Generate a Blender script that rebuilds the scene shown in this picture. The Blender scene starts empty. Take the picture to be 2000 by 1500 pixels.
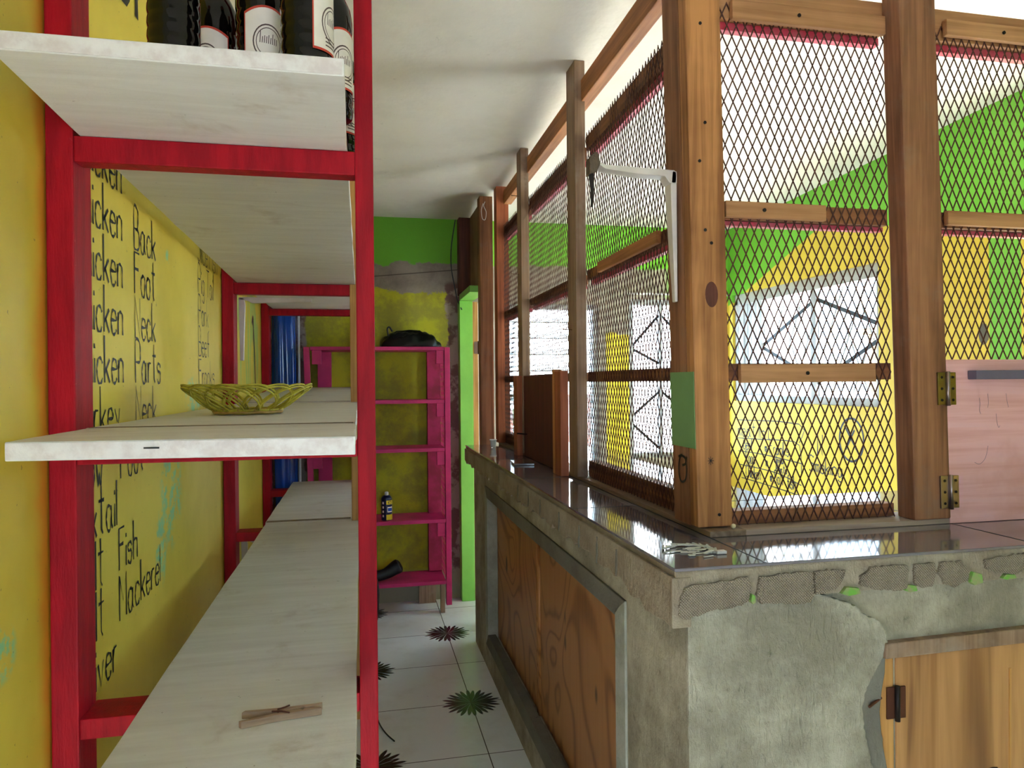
import bpy, bmesh, math, random
from mathutils import Vector, Matrix
random.seed(7)
PI = math.pi
SC = bpy.context.scene
COL = SC.collection

# ---------------------------------------------------------------- camera
CAM_H = 1.45
yaw, pitch, roll = math.radians(12.0), -4.0 / 1387.0, 0.009
fw = Vector((math.sin(yaw) * math.cos(pitch), math.cos(yaw) * math.cos(pitch), math.sin(pitch)))
r0 = Vector((math.cos(yaw), -math.sin(yaw), 0))
u0 = r0.cross(fw)
Rv = r0 * math.cos(roll) - u0 * math.sin(roll)
Uv = u0 * math.cos(roll) + r0 * math.sin(roll)
cd = bpy.data.cameras.new('camera')
cam = bpy.data.objects.new('camera', cd)
COL.objects.link(cam)
m = Matrix.Identity(4)
for i in range(3):
    m[i][0], m[i][1], m[i][2] = Rv[i], Uv[i], -fw[i]
m[2][3] = CAM_H
cam.matrix_world = m
cd.sensor_width = 36.0
cd.lens = 36.0 * 1387.0 / 2000.0
cd.clip_start = 0.02
cd.clip_end = 300
SC.camera = cam

# ---------------------------------------------------------------- light
SC.view_settings.view_transform = 'Standard'
SC.view_settings.look = 'None'
SC.view_settings.gamma = 1.0
SC.view_settings.use_curve_mapping = False
SC.view_settings.exposure = 0.55
W = bpy.data.worlds.new('sky')
SC.world = W
W.use_nodes = True
bg = W.node_tree.nodes['Background']
bg.inputs[0].default_value = (0.50, 0.74, 1.0, 1)
bg.inputs[1].default_value = 11.0

def lamp(name, kind, loc, energy, color=(1, 1, 1), direction=(0, 0, -1), size=None, size_y=None, portal=False):
    d = bpy.data.lights.new(name, kind)
    d.energy = energy
    d.color = color
    if kind == 'AREA':
        d.shape = 'RECTANGLE'
        d.size, d.size_y = size, size_y
        if portal:
            d.cycles.is_portal = True
    if kind == 'SUN':
        d.angle = math.radians(1.0)
    o = bpy.data.objects.new(name, d)
    o.location = loc
    o.rotation_euler = Vector(direction).to_track_quat('-Z', 'Y').to_euler()
    COL.objects.link(o)
    return o

lamp('sun', 'SUN', (0, 0, 12), 62.0, (0.90, 0.95, 1.04), (-0.42, 0.72, -0.55))
lamp('added_front_opening', 'AREA', (0.575, -1.75, 1.475), 1, direction=(0, 1, 0), size=0.75, size_y=0.95, portal=True)  # unseen opening behind the camera, added and sized for the front light
lamp('side_window_opening', 'AREA', (2.80, 3.95, 1.68), 1, direction=(-1, 0, 0), size=1.5, size_y=0.78, portal=True)
lamp('back_window_opening', 'AREA', (2.23, 4.93, 1.46), 1, direction=(0, -1, 0), size=0.75, size_y=1.15, portal=True)
lamp('louvre_opening', 'AREA', (1.29, 4.93, 1.46), 1, direction=(0, -1, 0), size=0.70, size_y=1.15, portal=True)
lamp('added_side_opening', 'AREA', (2.80, 1.97, 1.15), 1, direction=(-1, 0, 0), size=0.75, size_y=2.3, portal=True)  # invented unseen opening, sized so the sun brightens the far room

# ---------------------------------------------------------------- node helper
class NT:
    def __init__(self, name):
        self.m = bpy.data.materials.new(name)
        self.m.use_nodes = True
        self.t = self.m.node_tree
        self.b = self.t.nodes['Principled BSDF']
        self.tc = self.t.nodes.new('ShaderNodeTexCoord')
        self.P = self.tc.outputs['Object']
        s = self.t.nodes.new('ShaderNodeSeparateXYZ')
        self.t.links.new(self.P, s.inputs[0])
        self.x, self.y, self.z = s.outputs[0], s.outputs[1], s.outputs[2]
    def put(self, sock, v):
        if isinstance(v, bpy.types.NodeSocket):
            self.t.links.new(v, sock)
        elif isinstance(v, (tuple, list)) and len(v) == 3 and sock.type == 'RGBA':
            sock.default_value = (*v, 1)
        else:
            sock.default_value = v
    def mth(self, op, a, b=None, c=None, clamp=False):
        n = self.t.nodes.new('ShaderNodeMath')
        n.operation = op
        n.use_clamp = clamp
        for i, v in enumerate((a, b, c)):
            if v is not None:
                self.put(n.inputs[i], v)
        return n.outputs[0]
    def add(self, a, b): return self.mth('ADD', a, b)
    def sub(self, a, b): return self.mth('SUBTRACT', a, b)
    def mul(self, a, b): return self.mth('MULTIPLY', a, b)
    def step(self, v, lo, hi):
        n = self.t.nodes.new('ShaderNodeMapRange')
        n.interpolation_type = 'SMOOTHSTEP'
        self.put(n.inputs[0], v)
        n.inputs[1].default_value, n.inputs[2].default_value = lo, hi
        return n.outputs[0]
    def band(self, v, a, b, s):
        return self.mul(self.step(v, a - s, a + s), self.sub(1.0, self.step(v, b - s, b + s)))
    def noise(self, scale=5.0, detail=4.0, rough=0.55, stretch=None, dist=0.0, off=None):
        n = self.t.nodes.new('ShaderNodeTexNoise')
        n.inputs['Scale'].default_value = scale
        n.inputs['Detail'].default_value = detail
        n.inputs['Roughness'].default_value = rough
        n.inputs['Distortion'].default_value = dist
        v = self.P
        if stretch or off:
            mp = self.t.nodes.new('ShaderNodeMapping')
            self.t.links.new(self.P, mp.inputs[0])
            if stretch: mp.inputs['Scale'].default_value = stretch
            if off: mp.inputs['Location'].default_value = off
            v = mp.outputs[0]
        self.t.links.new(v, n.inputs['Vector'])
        return n.outputs['Fac']
    def voro(self, scale, stretch=None, feature='F1', rnd=1.0):
        n = self.t.nodes.new('ShaderNodeTexVoronoi')
        n.feature = feature
        n.inputs['Scale'].default_value = scale
        n.inputs['Randomness'].default_value = rnd
        v = self.P
        if stretch:
            mp = self.t.nodes.new('ShaderNodeMapping')
            self.t.links.new(self.P, mp.inputs[0])
            mp.inputs['Scale'].default_value = stretch
            v = mp.outputs[0]
        self.t.links.new(v, n.inputs['Vector'])
        return n.outputs['Distance']
    def mix(self, f, a, b):
        n = self.t.nodes.new('ShaderNodeMix')
        n.data_type = 'RGBA'
        self.put(n.inputs[0], f)
        self.put(n.inputs[6], a)
        self.put(n.inputs[7], b)
        return n.outputs[2]
    def ramp(self, f, stops):
        n = self.t.nodes.new('ShaderNodeValToRGB')
        self.put(n.inputs[0], f)
        e = n.color_ramp.elements
        while len(e) < len(stops): e.new(0.5)
        for k, (p, c) in enumerate(stops):
            e[k].position = p
            e[k].color = (*c, 1)
        return n.outputs[0]
    def done(self, color, rough=0.6, spec=0.5, bump=None, bs=0.3, bd=0.005, coat=0.0, metal=0.0, trans=0.0, ior=1.45, alpha=None):
        self.put(self.b.inputs['Base Color'], color)
        self.put(self.b.inputs['Roughness'], rough)
        self.b.inputs['Specular IOR Level'].default_value = spec
        self.b.inputs['Coat Weight'].default_value = coat
        self.b.inputs['Coat Roughness'].default_value = 0.08
        self.b.inputs['Metallic'].default_value = metal
        self.b.inputs['Transmission Weight'].default_value = trans
        self.b.inputs['IOR'].default_value = ior
        if alpha is not None: self.b.inputs['Alpha'].default_value = alpha
        if bump is not None:
            n = self.t.nodes.new('ShaderNodeBump')
            n.inputs['Strength'].default_value = bs
            n.inputs['Distance'].default_value = bd
            self.put(n.inputs['Height'], bump)
            self.t.links.new(n.outputs[0], self.b.inputs['Normal'])
        return self.m

def srgb(r, g, b):
    f = lambda c: (c / 255 / 12.92) if c / 255 <= 0.04045 else ((c / 255 + 0.055) / 1.055) ** 2.4
    return (f(r), f(g), f(b))

def paint(name, c, rough=0.5, var=0.18, scale=6, bump=0.15, bscale=45, spec=0.4, c2=None, chips=None, coat=0.0, stretch=None):
    n = NT(name)
    c2 = c2 or tuple(k * (1 - var) for k in c)
    col = n.mix(n.step(n.noise(scale, 5, 0.6, stretch), 0.35, 0.65), c, c2)
    if chips:
        col = n.mix(n.step(n.noise(38, 4, 0.7), 0.70, 0.74), col, chips)
    return n.done(col, rough, spec, n.noise(bscale, 3, 0.6, stretch), bump, 0.004, coat)

def wood(name, light, dark, axis='z', knots=True, rough=0.6, scale=1.0, spec=0.3, stain=None):
    n = NT(name)
    st = {'z': (34, 34, 1.6), 'x': (1.6, 34, 34), 'y': (34, 1.6, 34)}[axis]
    st2 = {'z': (90, 90, 3), 'x': (3, 90, 90), 'y': (90, 3, 90)}[axis]
    g = n.noise(scale, 4, 0.6, st, 0.6)
    g2 = n.noise(scale, 3, 0.6, st2)
    blot = n.noise(3.2, 4, 0.6)
    f = n.add(n.mul(g, 0.6), n.add(n.mul(g2, 0.25), n.mul(blot, 0.35)))
    col = n.ramp(f, [(0.45, dark), (0.58, tuple((a + b) / 2 for a, b in zip(light, dark))), (0.70, light)])
    if knots:
        ks = {'z': (1, 1, 0.45), 'x': (0.45, 1, 1), 'y': (1, 0.45, 1)}[axis]
        v = n.voro(4.6, ks)
        col = n.mix(n.sub(1.0, n.step(v, 0.06, 0.13)), col, tuple(k * 0.35 for k in dark))
    if stain:
        col = n.mix(n.mul(n.step(n.noise(5, 5, 0.7, None, 0, (3, 7, 1)), 0.5, 0.7), 0.6), col, stain)
    return n.done(col, rough, spec, g2, 0.25, 0.002)

M = {}
RED, RED2 = srgb(172, 12, 30), srgb(146, 9, 26)
M['red'] = paint('red_paint', RED, 0.55, c2=RED2, scale=9, bump=0.25, bscale=60, chips=srgb(186, 60, 66), spec=0.22, stretch=(4, 4, 0.6))
M['magenta'] = paint('magenta_paint', srgb(206, 46, 108), 0.5, c2=srgb(182, 38, 94), chips=srgb(120, 20, 60))
M['magdark'] = paint('magenta_worn_paint', srgb(176, 34, 84), 0.6, c2=srgb(140, 26, 56), scale=11, chips=srgb(70, 20, 34))
M['green'] = paint('lime_paint', srgb(124, 188, 76), 0.45, var=0.1, chips=srgb(90, 150, 50))
M['pgreen'] = paint('sage_paint', srgb(112, 148, 92), 0.6, var=0.08)
M['greenrest'] = paint('lime_paint_rest', srgb(104, 160, 60), 0.7, c2=srgb(140, 140, 96), scale=60)
M['pinkstrip'] = paint('rose_paint', srgb(205, 64, 92), 0.5, c2=srgb(190, 90, 105), scale=20)
M['wood'] = wood('pine_lumber', srgb(192, 132, 80), srgb(118, 72, 38), 'z')
M['woodd'] = wood('weathered_lumber', srgb(154, 104, 72), srgb(100, 62, 40), 'z', stain=srgb(128, 104, 88))
M['woodg'] = wood('grey_lumber', srgb(154, 124, 100), srgb(108, 82, 62), 'z', stain=srgb(150, 134, 118))
M['woodr'] = wood('reddish_lumber', srgb(176, 100, 66), srgb(120, 64, 40), 'z')
M['woodx'] = wood('pine_batten', srgb(182, 132, 90), srgb(136, 90, 56), 'x', knots=False)
M['woodxd'] = wood('brown_rail', srgb(146, 94, 58), srgb(100, 60, 36), 'x', knots=False)
M['woody'] = wood('brown_side_rail', srgb(150, 98, 60), srgb(84, 50, 32), 'y', knots=False)
M['woodyl'] = wood('pine_side_rail', srgb(184, 122, 74), srgb(132, 84, 50), 'y', knots=False)
M['sillx'] = wood('dusty_sill', srgb(160, 138, 122), srgb(120, 98, 82), 'x', knots=False)
M['silly'] = wood('dusty_side_sill', srgb(140, 116, 96), srgb(100, 78, 60), 'y', knots=False)
M['gold'] = wood('bare_pine', srgb(196, 146, 84), srgb(150, 100, 48), 'z', knots=False)
M['darkwood'] = wood('dark_red_wood', srgb(106, 58, 44), srgb(66, 34, 28), 'z', knots=False)
M['hatch'] = wood('dark_hatch_wood', srgb(94, 50, 44), srgb(60, 32, 30), 'z', knots=False, rough=0.5)

def plywood():
    n = NT('varnished_plywood')
    w = n.noise(1.0, 2, 0.45, (2.0, 1.5, 0.9), 0.8)
    ring = n.mth('FRACT', n.mul(w, 16.0))
    tri = n.mth('ABSOLUTE', n.sub(ring, 0.5))
    f = n.add(n.mul(n.step(tri, 0.0, 0.22), 0.55), n.mul(n.noise(1, 3, 0.6, (60, 60, 2)), 0.5))
    col = n.ramp(f, [(0.15, srgb(124, 76, 40)), (0.5, srgb(164, 108, 60)), (0.95, srgb(184, 130, 80))])
    kn = n.voro(4.2, (1, 1.5, 0.7))
    col = n.mix(n.sub(1.0, n.step(kn, 0.09, 0.15)), col, srgb(70, 40, 24))
    return n.done(col, 0.42, 0.45, n.noise(1, 3, 0.6, (70, 70, 3)), 0.15, 0.002)
M['ply'] = plywood()

def doorply():
    n = NT('worn_door_plywood')
    g = n.noise(1.0, 4, 0.6, (20, 20, 1.0), 0.5)
    st = n.noise(1.0, 3, 0.55, (9, 9, 1.1), 0.8, (1, 2, 4))
    col = n.ramp(g, [(0.35, srgb(150, 104, 62)), (0.65, srgb(186, 138, 88))])
    col = n.mix(n.mul(n.step(st, 0.50, 0.62), 0.75), col, srgb(112, 76, 48))
    return n.done(col, 0.6, 0.3, g, 0.15, 0.002)
M['doorply'] = doorply()

def whiteboard():
    n = NT('whitewashed_board')
    g = n.noise(1.0, 5, 0.65, (3, 26, 20), 0.6)
    blot = n.noise(4.5, 5, 0.65, None, 0.4)
    col = n.ramp(g, [(0.3, srgb(206, 199, 190)), (0.7, srgb(224, 219, 212))])
    col = n.mix(n.mul(n.step(blot, 0.54, 0.74), 0.55), col, srgb(168, 146, 120))
    col = n.mix(n.mul(n.step(n.noise(60, 3, 0.7), 0.70, 0.74), 0.6), col, srgb(120, 96, 76))
    h = n.add(n.mul(n.noise(1.0, 4, 0.7, (8, 70, 60)), 0.6), n.noise(26, 4, 0.7))
    return n.done(col, 0.55, 0.35, h, 0.35, 0.003)
M['board'] = whiteboard()
M['seam'] = paint('brown_gap_shade', srgb(140, 122, 96), 0.8, c2=srgb(112, 96, 74), scale=30)  # colour of the painted shade in the gaps between boards
M['boardedge'] = paint('chalky_board_edge', srgb(222, 214, 208), 0.7, c2=srgb(206, 192, 186), scale=30, bump=0.5, bscale=70)

def yellow(n):
    return n.mix(n.step(n.noise(2.2, 4, 0.6), 0.35, 0.7), srgb(226, 200, 76), srgb(212, 184, 60))

def wall_left_mat():
    n = NT('yellow_wall_paint')
    col = yellow(n)
    fine = n.noise(24, 4, 0.7)
    def blob(cy, cz, ry, rz):
        a = n.mth('POWER', n.mul(n.sub(n.y, cy), 1 / ry), 2.0)
        b = n.mth('POWER', n.mul(n.sub(n.z, cz), 1 / rz), 2.0)
        return n.sub(1.0, n.step(n.add(a, b), 0.3, 1.2))
    teal = None
    for p in ((2.32, 1.12, 0.13, 0.17), (2.30, 1.83, 0.022, 0.028), (2.62, 1.40, 0.12, 0.08), (2.2, 0.98, 0.06, 0.12), (1.28, 1.02, 0.05, 0.05)):
        bl = blob(*p)
        teal = bl if teal is None else n.mth('MAXIMUM', teal, bl)
    col = n.mix(n.mul(n.mul(teal, n.step(fine, 0.46, 0.58)), 0.8), col, srgb(120, 205, 160))
    # red paint that strayed onto the wall beside the first post
    edge = n.step(n.add(n.y, n.mul(n.sub(n.noise(3, 4, 0.6, (1, 1, 1.4)), 0.5), 0.10)), 1.395, 1.452)
    lim = n.mul(edge, n.sub(1.0, n.step(n.y, 1.50, 1.52)))
    col = n.mix(n.mul(lim, 0.75), col, srgb(214, 120, 28))
    col = n.mix(n.sub(1.0, n.step(n.y, 0.84, 0.86)), col, srgb(214, 212, 206))   # unseen stretch made white so its bounced light is less yellow
    # green brush strokes in the third bay
    bay = n.band(n.y, 3.28, 4.22, 0.06)
    sw = n.noise(1.0, 3, 0.6, (1, 7, 1.2), 1.5)
    col = n.mix(n.mul(n.mul(bay, n.step(n.z, 1.25, 1.45)), n.mul(n.step(sw, 0.50, 0.60), 0.7)), col, srgb(150, 190, 110))
    pe = n.mul(n.band(n.y, 3.85, 4.3, 0.08), n.band(n.z, 1.10, 1.32, 0.05))
    col = n.mix(n.mul(pe, n.step(n.noise(9, 4, 0.7), 0.48, 0.55)), col, srgb(70, 80, 110))
    col = n.mix(n.mul(n.step(n.noise(70, 2, 0.5), 0.74, 0.76), 0.5), col, srgb(120, 96, 60))
    return n.done(col, 0.5, 0.35, n.noise(35, 4, 0.6), 0.12, 0.004)
M['wall_left'] = wall_left_mat()
M['plainwall'] = paint('white_wall_paint', srgb(214, 212, 206), 0.6, var=0.06)

def wall_back_mat():
    n = NT('patched_back_wall')
    j = n.mul(n.sub(n.noise(3.5, 5, 0.65), 0.5), 0.30)
    j2 = n.mul(n.sub(n.noise(7, 5, 0.7, None, 0, (5, 1, 2)), 0.5), 0.16)
    grey = n.mix(n.step(n.noise(6, 5, 0.7), 0.3, 0.7), srgb(146, 136, 124), srgb(118, 106, 98))
    corr = n.sub(1.0, n.step(n.x, 0.70, 0.72))
    # corridor part
    yb = n.add(n.z, j)
    yel = n.mix(n.step(n.noise(4, 5, 0.7), 0.4, 0.62), srgb(176, 172, 34), srgb(142, 136, 46))
    c = n.mix(n.step(yb, 2.06, 2.075), yel, grey)
    c = n.mix(n.step(n.add(n.z, j2), 2.235, 2.25), c, srgb(104, 172, 50))
    side = n.step(n.add(n.x, j2), 0.555, 0.575)
    pk = n.mix(n.step(n.noise(9, 4, 0.6), 0.45, 0.55), srgb(150, 134, 124), srgb(108, 80, 74))
    c = n.mix(n.mul(side, n.sub(1.0, n.step(n.z, 2.10, 2.14))), c, pk)
    lf = n.sub(1.0, n.step(n.add(n.x, n.mul(j2, 0.4)), -0.35, -0.335))
    c = n.mix(lf, c, pk)
    c = n.mix(n.sub(1.0, n.step(n.z, 0.16, 0.22)), c, srgb(150, 142, 118))
    crack = n.band(n.add(n.z, n.mul(n.sub(n.x, 0.1), -0.10)), 2.150, 2.156, 0.003)
    c = n.mix(crack, c, srgb(80, 70, 62))
    # shop part
    g2 = n.mix(n.step(n.noise(5, 4, 0.6), 0.3, 0.7), srgb(176, 166, 148), srgb(156, 146, 130))
    d = n.mix(n.step(n.add(n.z, n.mul(j2, 0.5)), 2.235, 2.25), g2, srgb(124, 200, 62))
    right = n.step(n.x, 2.12, 2.20)
    d = n.mix(n.mul(right, n.step(n.z, 2.03, 2.04)), d, srgb(124, 200, 62))
    d = n.mix(n.mul(n.step(n.x, 2.6, 2.605), n.sub(1.0, n.step(n.z, 2.03, 2.04))), d, srgb(232, 206, 84))
    strip = n.mul(n.mul(n.step(n.add(n.x, n.mul(j2, 0.1)), 1.685, 1.692), n.sub(1.0, n.step(n.x, 1.87, 1.875))), n.sub(1.0, n.step(n.add(n.z, n.mul(j2, 0.8)), 1.77, 1.785)))
    d = n.mix(strip, d, srgb(232, 204, 62))
    col = n.mix(corr, d, c)
    return n.done(col, 0.65, 0.3, n.noise(30, 5, 0.65), 0.35, 0.006)
M['wall_back'] = wall_back_mat()

def wall_right_mat():
    n = NT('two_tone_shop_wall')
    lim = n.sub(n.sub(2.335, n.mul(n.mth('MAXIMUM', n.sub(n.y, 3.70), 0.0), 0.33)), n.mul(n.mth('MAXIMUM', n.sub(3.70, n.y), 0.0), 0.19))
    f = n.step(n.sub(n.z, lim), -0.004, 0.004)
    col = n.mix(f, n.mix(n.noise(3, 3, 0.6), srgb(232, 206, 84), srgb(224, 196, 66)), srgb(124, 202, 66))
    col = n.mix(n.mul(n.band(n.y, 2.395, 2.545, 0.003), n.step(n.z, 0.2, 0.21)), col, srgb(128, 200, 72))
    hole = n.add(n.mth('POWER', n.mul(n.sub(n.y, 2.575), 26), 2.0), n.mth('POWER', n.mul(n.sub(n.z, 1.64), 14), 2.0))
    col = n.mix(n.sub(1.0, n.step(n.add(hole, n.noise(22, 3, 0.6)), 0.9, 1.0)), col, srgb(104, 96, 78))
    return n.done(col, 0.5, 0.35, n.noise(35, 4, 0.6), 0.12, 0.004)
M['wall_right'] = wall_right_mat()

def ceiling_mat():
    n = NT('white_ceiling_paint')
    col = n.mix(n.step(n.noise(2.0, 5, 0.65), 0.4, 0.75), srgb(230, 222, 211), srgb(216, 207, 195))
    col = n.mix(n.mul(n.step(n.noise(18, 4, 0.7), 0.66, 0.72), 0.3), col, srgb(176, 164, 150))
    return n.done(col, 0.7, 0.25, n.add(n.noise(3, 4, 0.6), n.mul(n.noise(30, 3, 0.6), 0.25)), 0.3, 0.02)
M['ceiling'] = ceiling_mat()

def floor_mat():
    n = NT('starburst_floor_tile')
    u = n.mul(n.sub(n.x, 0.474), 1 / 0.45)
    v = n.mul(n.sub(n.y, 3.184), 1 / 0.455)
    fu = n.mth('ABSOLUTE', n.sub(u, n.mth('ROUND', u)))
    fv = n.mth('ABSOLUTE', n.sub(v, n.mth('ROUND', v)))
    grout = n.sub(1.0, n.step(n.mth('MINIMUM', fu, fv), 0.003, 0.006))
    a, b = n.mul(n.add(u, v), 0.5), n.mul(n.sub(u, v), 0.5)
    da, db = n.sub(a, n.mth('ROUND', a)), n.sub(b, n.mth('ROUND', b))
    du, dv = n.add(da, db), n.sub(da, db)
    r = n.mul(n.mth('SQRT', n.add(n.mul(du, du), n.mul(dv, dv))), 0.45)
    th = n.mth('ARCTAN2', dv, du)
    sp = n.mth('ABSOLUTE', n.mth('SINE', n.mul(th, 13.0)))
    sp2 = n.mth('ABSOLUTE', n.mth('SINE', n.add(n.mul(th, 7.0), 0.6)))
    lim = n.mul(n.add(0.52, n.add(n.mul(sp, 0.36), n.mul(sp2, 0.16))), 0.128)
    star = n.sub(1.0, n.step(n.sub(r, lim), -0.006, 0.006))
    ray = n.sub(1.0, n.step(n.mth('ABSOLUTE', n.mth('SINE', n.mul(th, 8.0))), 0.04, 0.16))
    ray = n.mul(ray, n.sub(1.0, n.step(r, 0.07, 0.10)))
    base = n.mix(n.step(n.noise(5, 5, 0.65), 0.45, 0.75), srgb(232, 234, 230), srgb(218, 218, 210))
    dirt_or_gap_shade = n.mul(n.step(n.noise(46, 3, 0.7), 0.71, 0.75), 0.6)
    col = n.mix(dirt_or_gap_shade, base, srgb(90, 84, 70))
    col = n.mix(n.mul(star, n.sub(1.0, n.mul(ray, 0.75))), col, srgb(30, 32, 30))
    col = n.mix(grout, col, srgb(78, 70, 58))
    return n.done(col, n.add(0.16, n.mul(n.noise(6, 3, 0.6), 0.12)), 0.5)
M['floor'] = floor_mat()

def concrete(name, c1, c2, bump=0.6, scale=5):
    n = NT(name)
    f = n.step(n.noise(scale, 6, 0.68), 0.32, 0.68)
    col = n.mix(f, c1, c2)
    col = n.mix(n.mul(n.step(n.noise(40, 4, 0.7), 0.64, 0.72), 0.4), col, tuple(k * 0.45 for k in c2))
    h = n.add(n.noise(14, 6, 0.7), n.mul(n.noise(70, 3, 0.6, (1.0, 1, 0.35), 0.8), 0.5))
    return n.done(col, 0.85, 0.2, h, bump, 0.01)
M['concrete'] = concrete('grey_render', srgb(178, 168, 146), srgb(130, 121, 102))
M['concreted'] = concrete('smooth_grey_render', srgb(124, 120, 108), srgb(104, 97, 86), 0.35, 3)
M['plaster'] = concrete('rough_light_render', srgb(178, 170, 150), srgb(132, 124, 106), 1.0, 5)
M['mortar'] = concrete('beige_mortar', srgb(160, 146, 124), srgb(136, 120, 100), 0.9, 9)
M['trim'] = concrete('pale_cement_trim', srgb(176, 175, 162), srgb(150, 149, 134), 0.4, 8)

def chipmat():
    n = NT('combed_tile_mortar')
    d1 = n.mth('ABSOLUTE', n.mth('SINE', n.mul(n.add(n.add(n.x, n.y), n.z), 560.0)))
    d2 = n.mth('ABSOLUTE', n.mth('SINE', n.mul(n.sub(n.add(n.x, n.y), n.z), 560.0)))
    h = n.add(n.mth('MINIMUM', d1, d2), n.mul(n.noise(30, 4, 0.6), 0.8))
    col = n.mix(n.step(h, 0.3, 1.1), srgb(122, 104, 86), srgb(166, 150, 130))
    return n.done(col, 0.9, 0.15, h, 0.8, 0.004)
M['chip'] = chipmat()

def topmat():
    n = NT('dark_polished_tile')
    col = n.mix(n.step(n.noise(3, 5, 0.65, (1, 1, 1), 0.6), 0.35, 0.7), srgb(92, 86, 90), srgb(122, 114, 120))
    scuff = n.step(n.noise(1.0, 5, 0.7, (5, 16, 5), 0.8), 0.46, 0.53)
    worn = n.mul(scuff, n.mul(n.step(n.x, 0.95, 1.15), n.sub(1.0, n.step(n.y, 1.52, 1.56))))
    col = n.mix(n.mul(worn, 0.8), col, srgb(196, 150, 104))
    d = n.mul(n.step(n.noise(8, 5, 0.7), 0.52, 0.72), 0.35)
    col = n.mix(d, col, srgb(120, 104, 92))
    return n.done(col, n.add(n.mul(worn, 0.35), n.add(0.06, n.mul(n.step(n.noise(4, 4, 0.6), 0.45, 0.75), 0.16))), 0.6, coat=0.4)
M['top'] = topmat()

def pinkply():
    n = NT('pink_washed_plywood')
    g = n.noise(1.0, 4, 0.6, (1.5, 20, 40), 0.4)
    col = n.ramp(g, [(0.3, srgb(200, 144, 134)), (0.55, srgb(218, 164, 162)), (0.8, srgb(214, 166, 172))])
    col = n.mix(n.mul(n.step(n.noise(3.0, 5, 0.65), 0.52, 0.7), 0.4), col, srgb(186, 126, 104))
    return n.done(col, 0.6, 0.3, g, 0.2, 0.002)
M['pinkply'] = pinkply()

def flat(name, c, rough=0.5, metal=0.0, spec=0.5, coat=0.0, trans=0.0, ior=1.45):
    n = NT(name)
    col = n.mix(n.step(n.noise(14, 3, 0.6), 0.3, 0.7), c, tuple(k * 0.86 for k in c))
    return n.done(col, rough, spec, None, metal=metal, coat=coat, trans=trans, ior=ior)
M['wire'] = flat('rusty_expanded_steel', srgb(84, 46, 38), 0.55, 0.25)
M['ink'] = flat('black_wall_paint', srgb(26, 24, 22), 0.5)
M['inkb'] = flat('blue_black_marker', srgb(58, 62, 74), 0.5)
M['black'] = flat('black_plastic', srgb(10, 10, 11), 0.36, spec=0.35)
M['blackr'] = flat('black_rubber', srgb(22, 22, 22), 0.5)
M['tape'] = flat('black_tape', srgb(20, 20, 22), 0.5)
M['bracket'] = flat('off_white_enamel', srgb(214, 202, 190), 0.35)
M['brass'] = flat('tarnished_brass', srgb(126, 108, 62), 0.35, 0.9)
M['steel'] = flat('worn_steel', srgb(150, 132, 128), 0.32, 0.95)
M['rust'] = flat('rusty_iron', srgb(92, 52, 36), 0.6, 0.5)
M['iron'] = flat('dark_iron', srgb(40, 32, 30), 0.5, 0.6)
M['greybar'] = flat('grey_purple_paint', srgb(96, 86, 104), 0.6)
M['white'] = flat('white_enamel', srgb(232, 232, 228), 0.4)
M['winwhite'] = flat('white_window_metal', srgb(184, 184, 182), 0.4)
M['blue'] = flat('blue_plastic_film', srgb(24, 74, 168), 0.18, coat=0.5)
M['glassb'] = flat('dark_bottle_content', srgb(12, 8, 6), 0.04, spec=0.35)
M['label'] = flat('cream_label_paper', srgb(236, 224, 214), 0.6)
M['labelr'] = flat('red_label_ink', srgb(200, 62, 44), 0.6)
M['labeld'] = flat('brown_label_ink', srgb(90, 66, 62), 0.6)
M['canblue'] = flat('navy_can', srgb(22, 30, 66), 0.3)
M['canyel'] = flat('yellow_can', srgb(238, 204, 40), 0.35)
M['basket'] = paint('olive_rattan', srgb(196, 180, 60), 0.5, c2=srgb(162, 146, 42), scale=30, bump=0.1)
M['basket2'] = paint('tan_rattan', srgb(186, 148, 76), 0.5, c2=srgb(160, 120, 60), scale=30, bump=0.1)
M['pegwood'] = wood('weathered_peg_wood', srgb(190, 160, 132), srgb(128, 100, 80), 'x', knots=False)
M['glue'] = flat('dried_glue', srgb(206, 200, 188), 0.6)
M['cup'] = flat('clear_plastic', srgb(235, 238, 240), 0.12, trans=0.6, ior=1.2)
M['glass'] = flat('window_glass', (1, 1, 1), 0.0, trans=1.0, ior=1.02)
M['louvre'] = flat('louvre_glass', srgb(225, 235, 235), 0.04, trans=0.95, ior=1.05)
M['cableb'] = flat('dark_cable', srgb(40, 48, 56), 0.5)
M['seed'] = flat('pale_seed', srgb(226, 208, 160), 0.6)
M['yard'] = concrete('pale_yard_concrete', srgb(214, 208, 196), srgb(190, 184, 172), 0.2, 2)
M['house'] = paint('white_house_paint', srgb(236, 234, 228), 0.7, var=0.06)
M['roof'] = paint('grey_roof_sheet', srgb(170, 172, 176), 0.5)
M['stone'] = concrete('stone_column', srgb(120, 98, 76), srgb(84, 74, 64), 1.0, 7)
M['tank'] = flat('slate_blue_tank', srgb(40, 54, 84), 0.45)
M['leaf'] = paint('hedge_leaves', srgb(62, 92, 40), 0.6, c2=srgb(38, 62, 28), scale=3)
M['fencew'] = paint('rusty_fence', srgb(104, 62, 48), 0.7, c2=srgb(70, 66, 70), scale=5)

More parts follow.
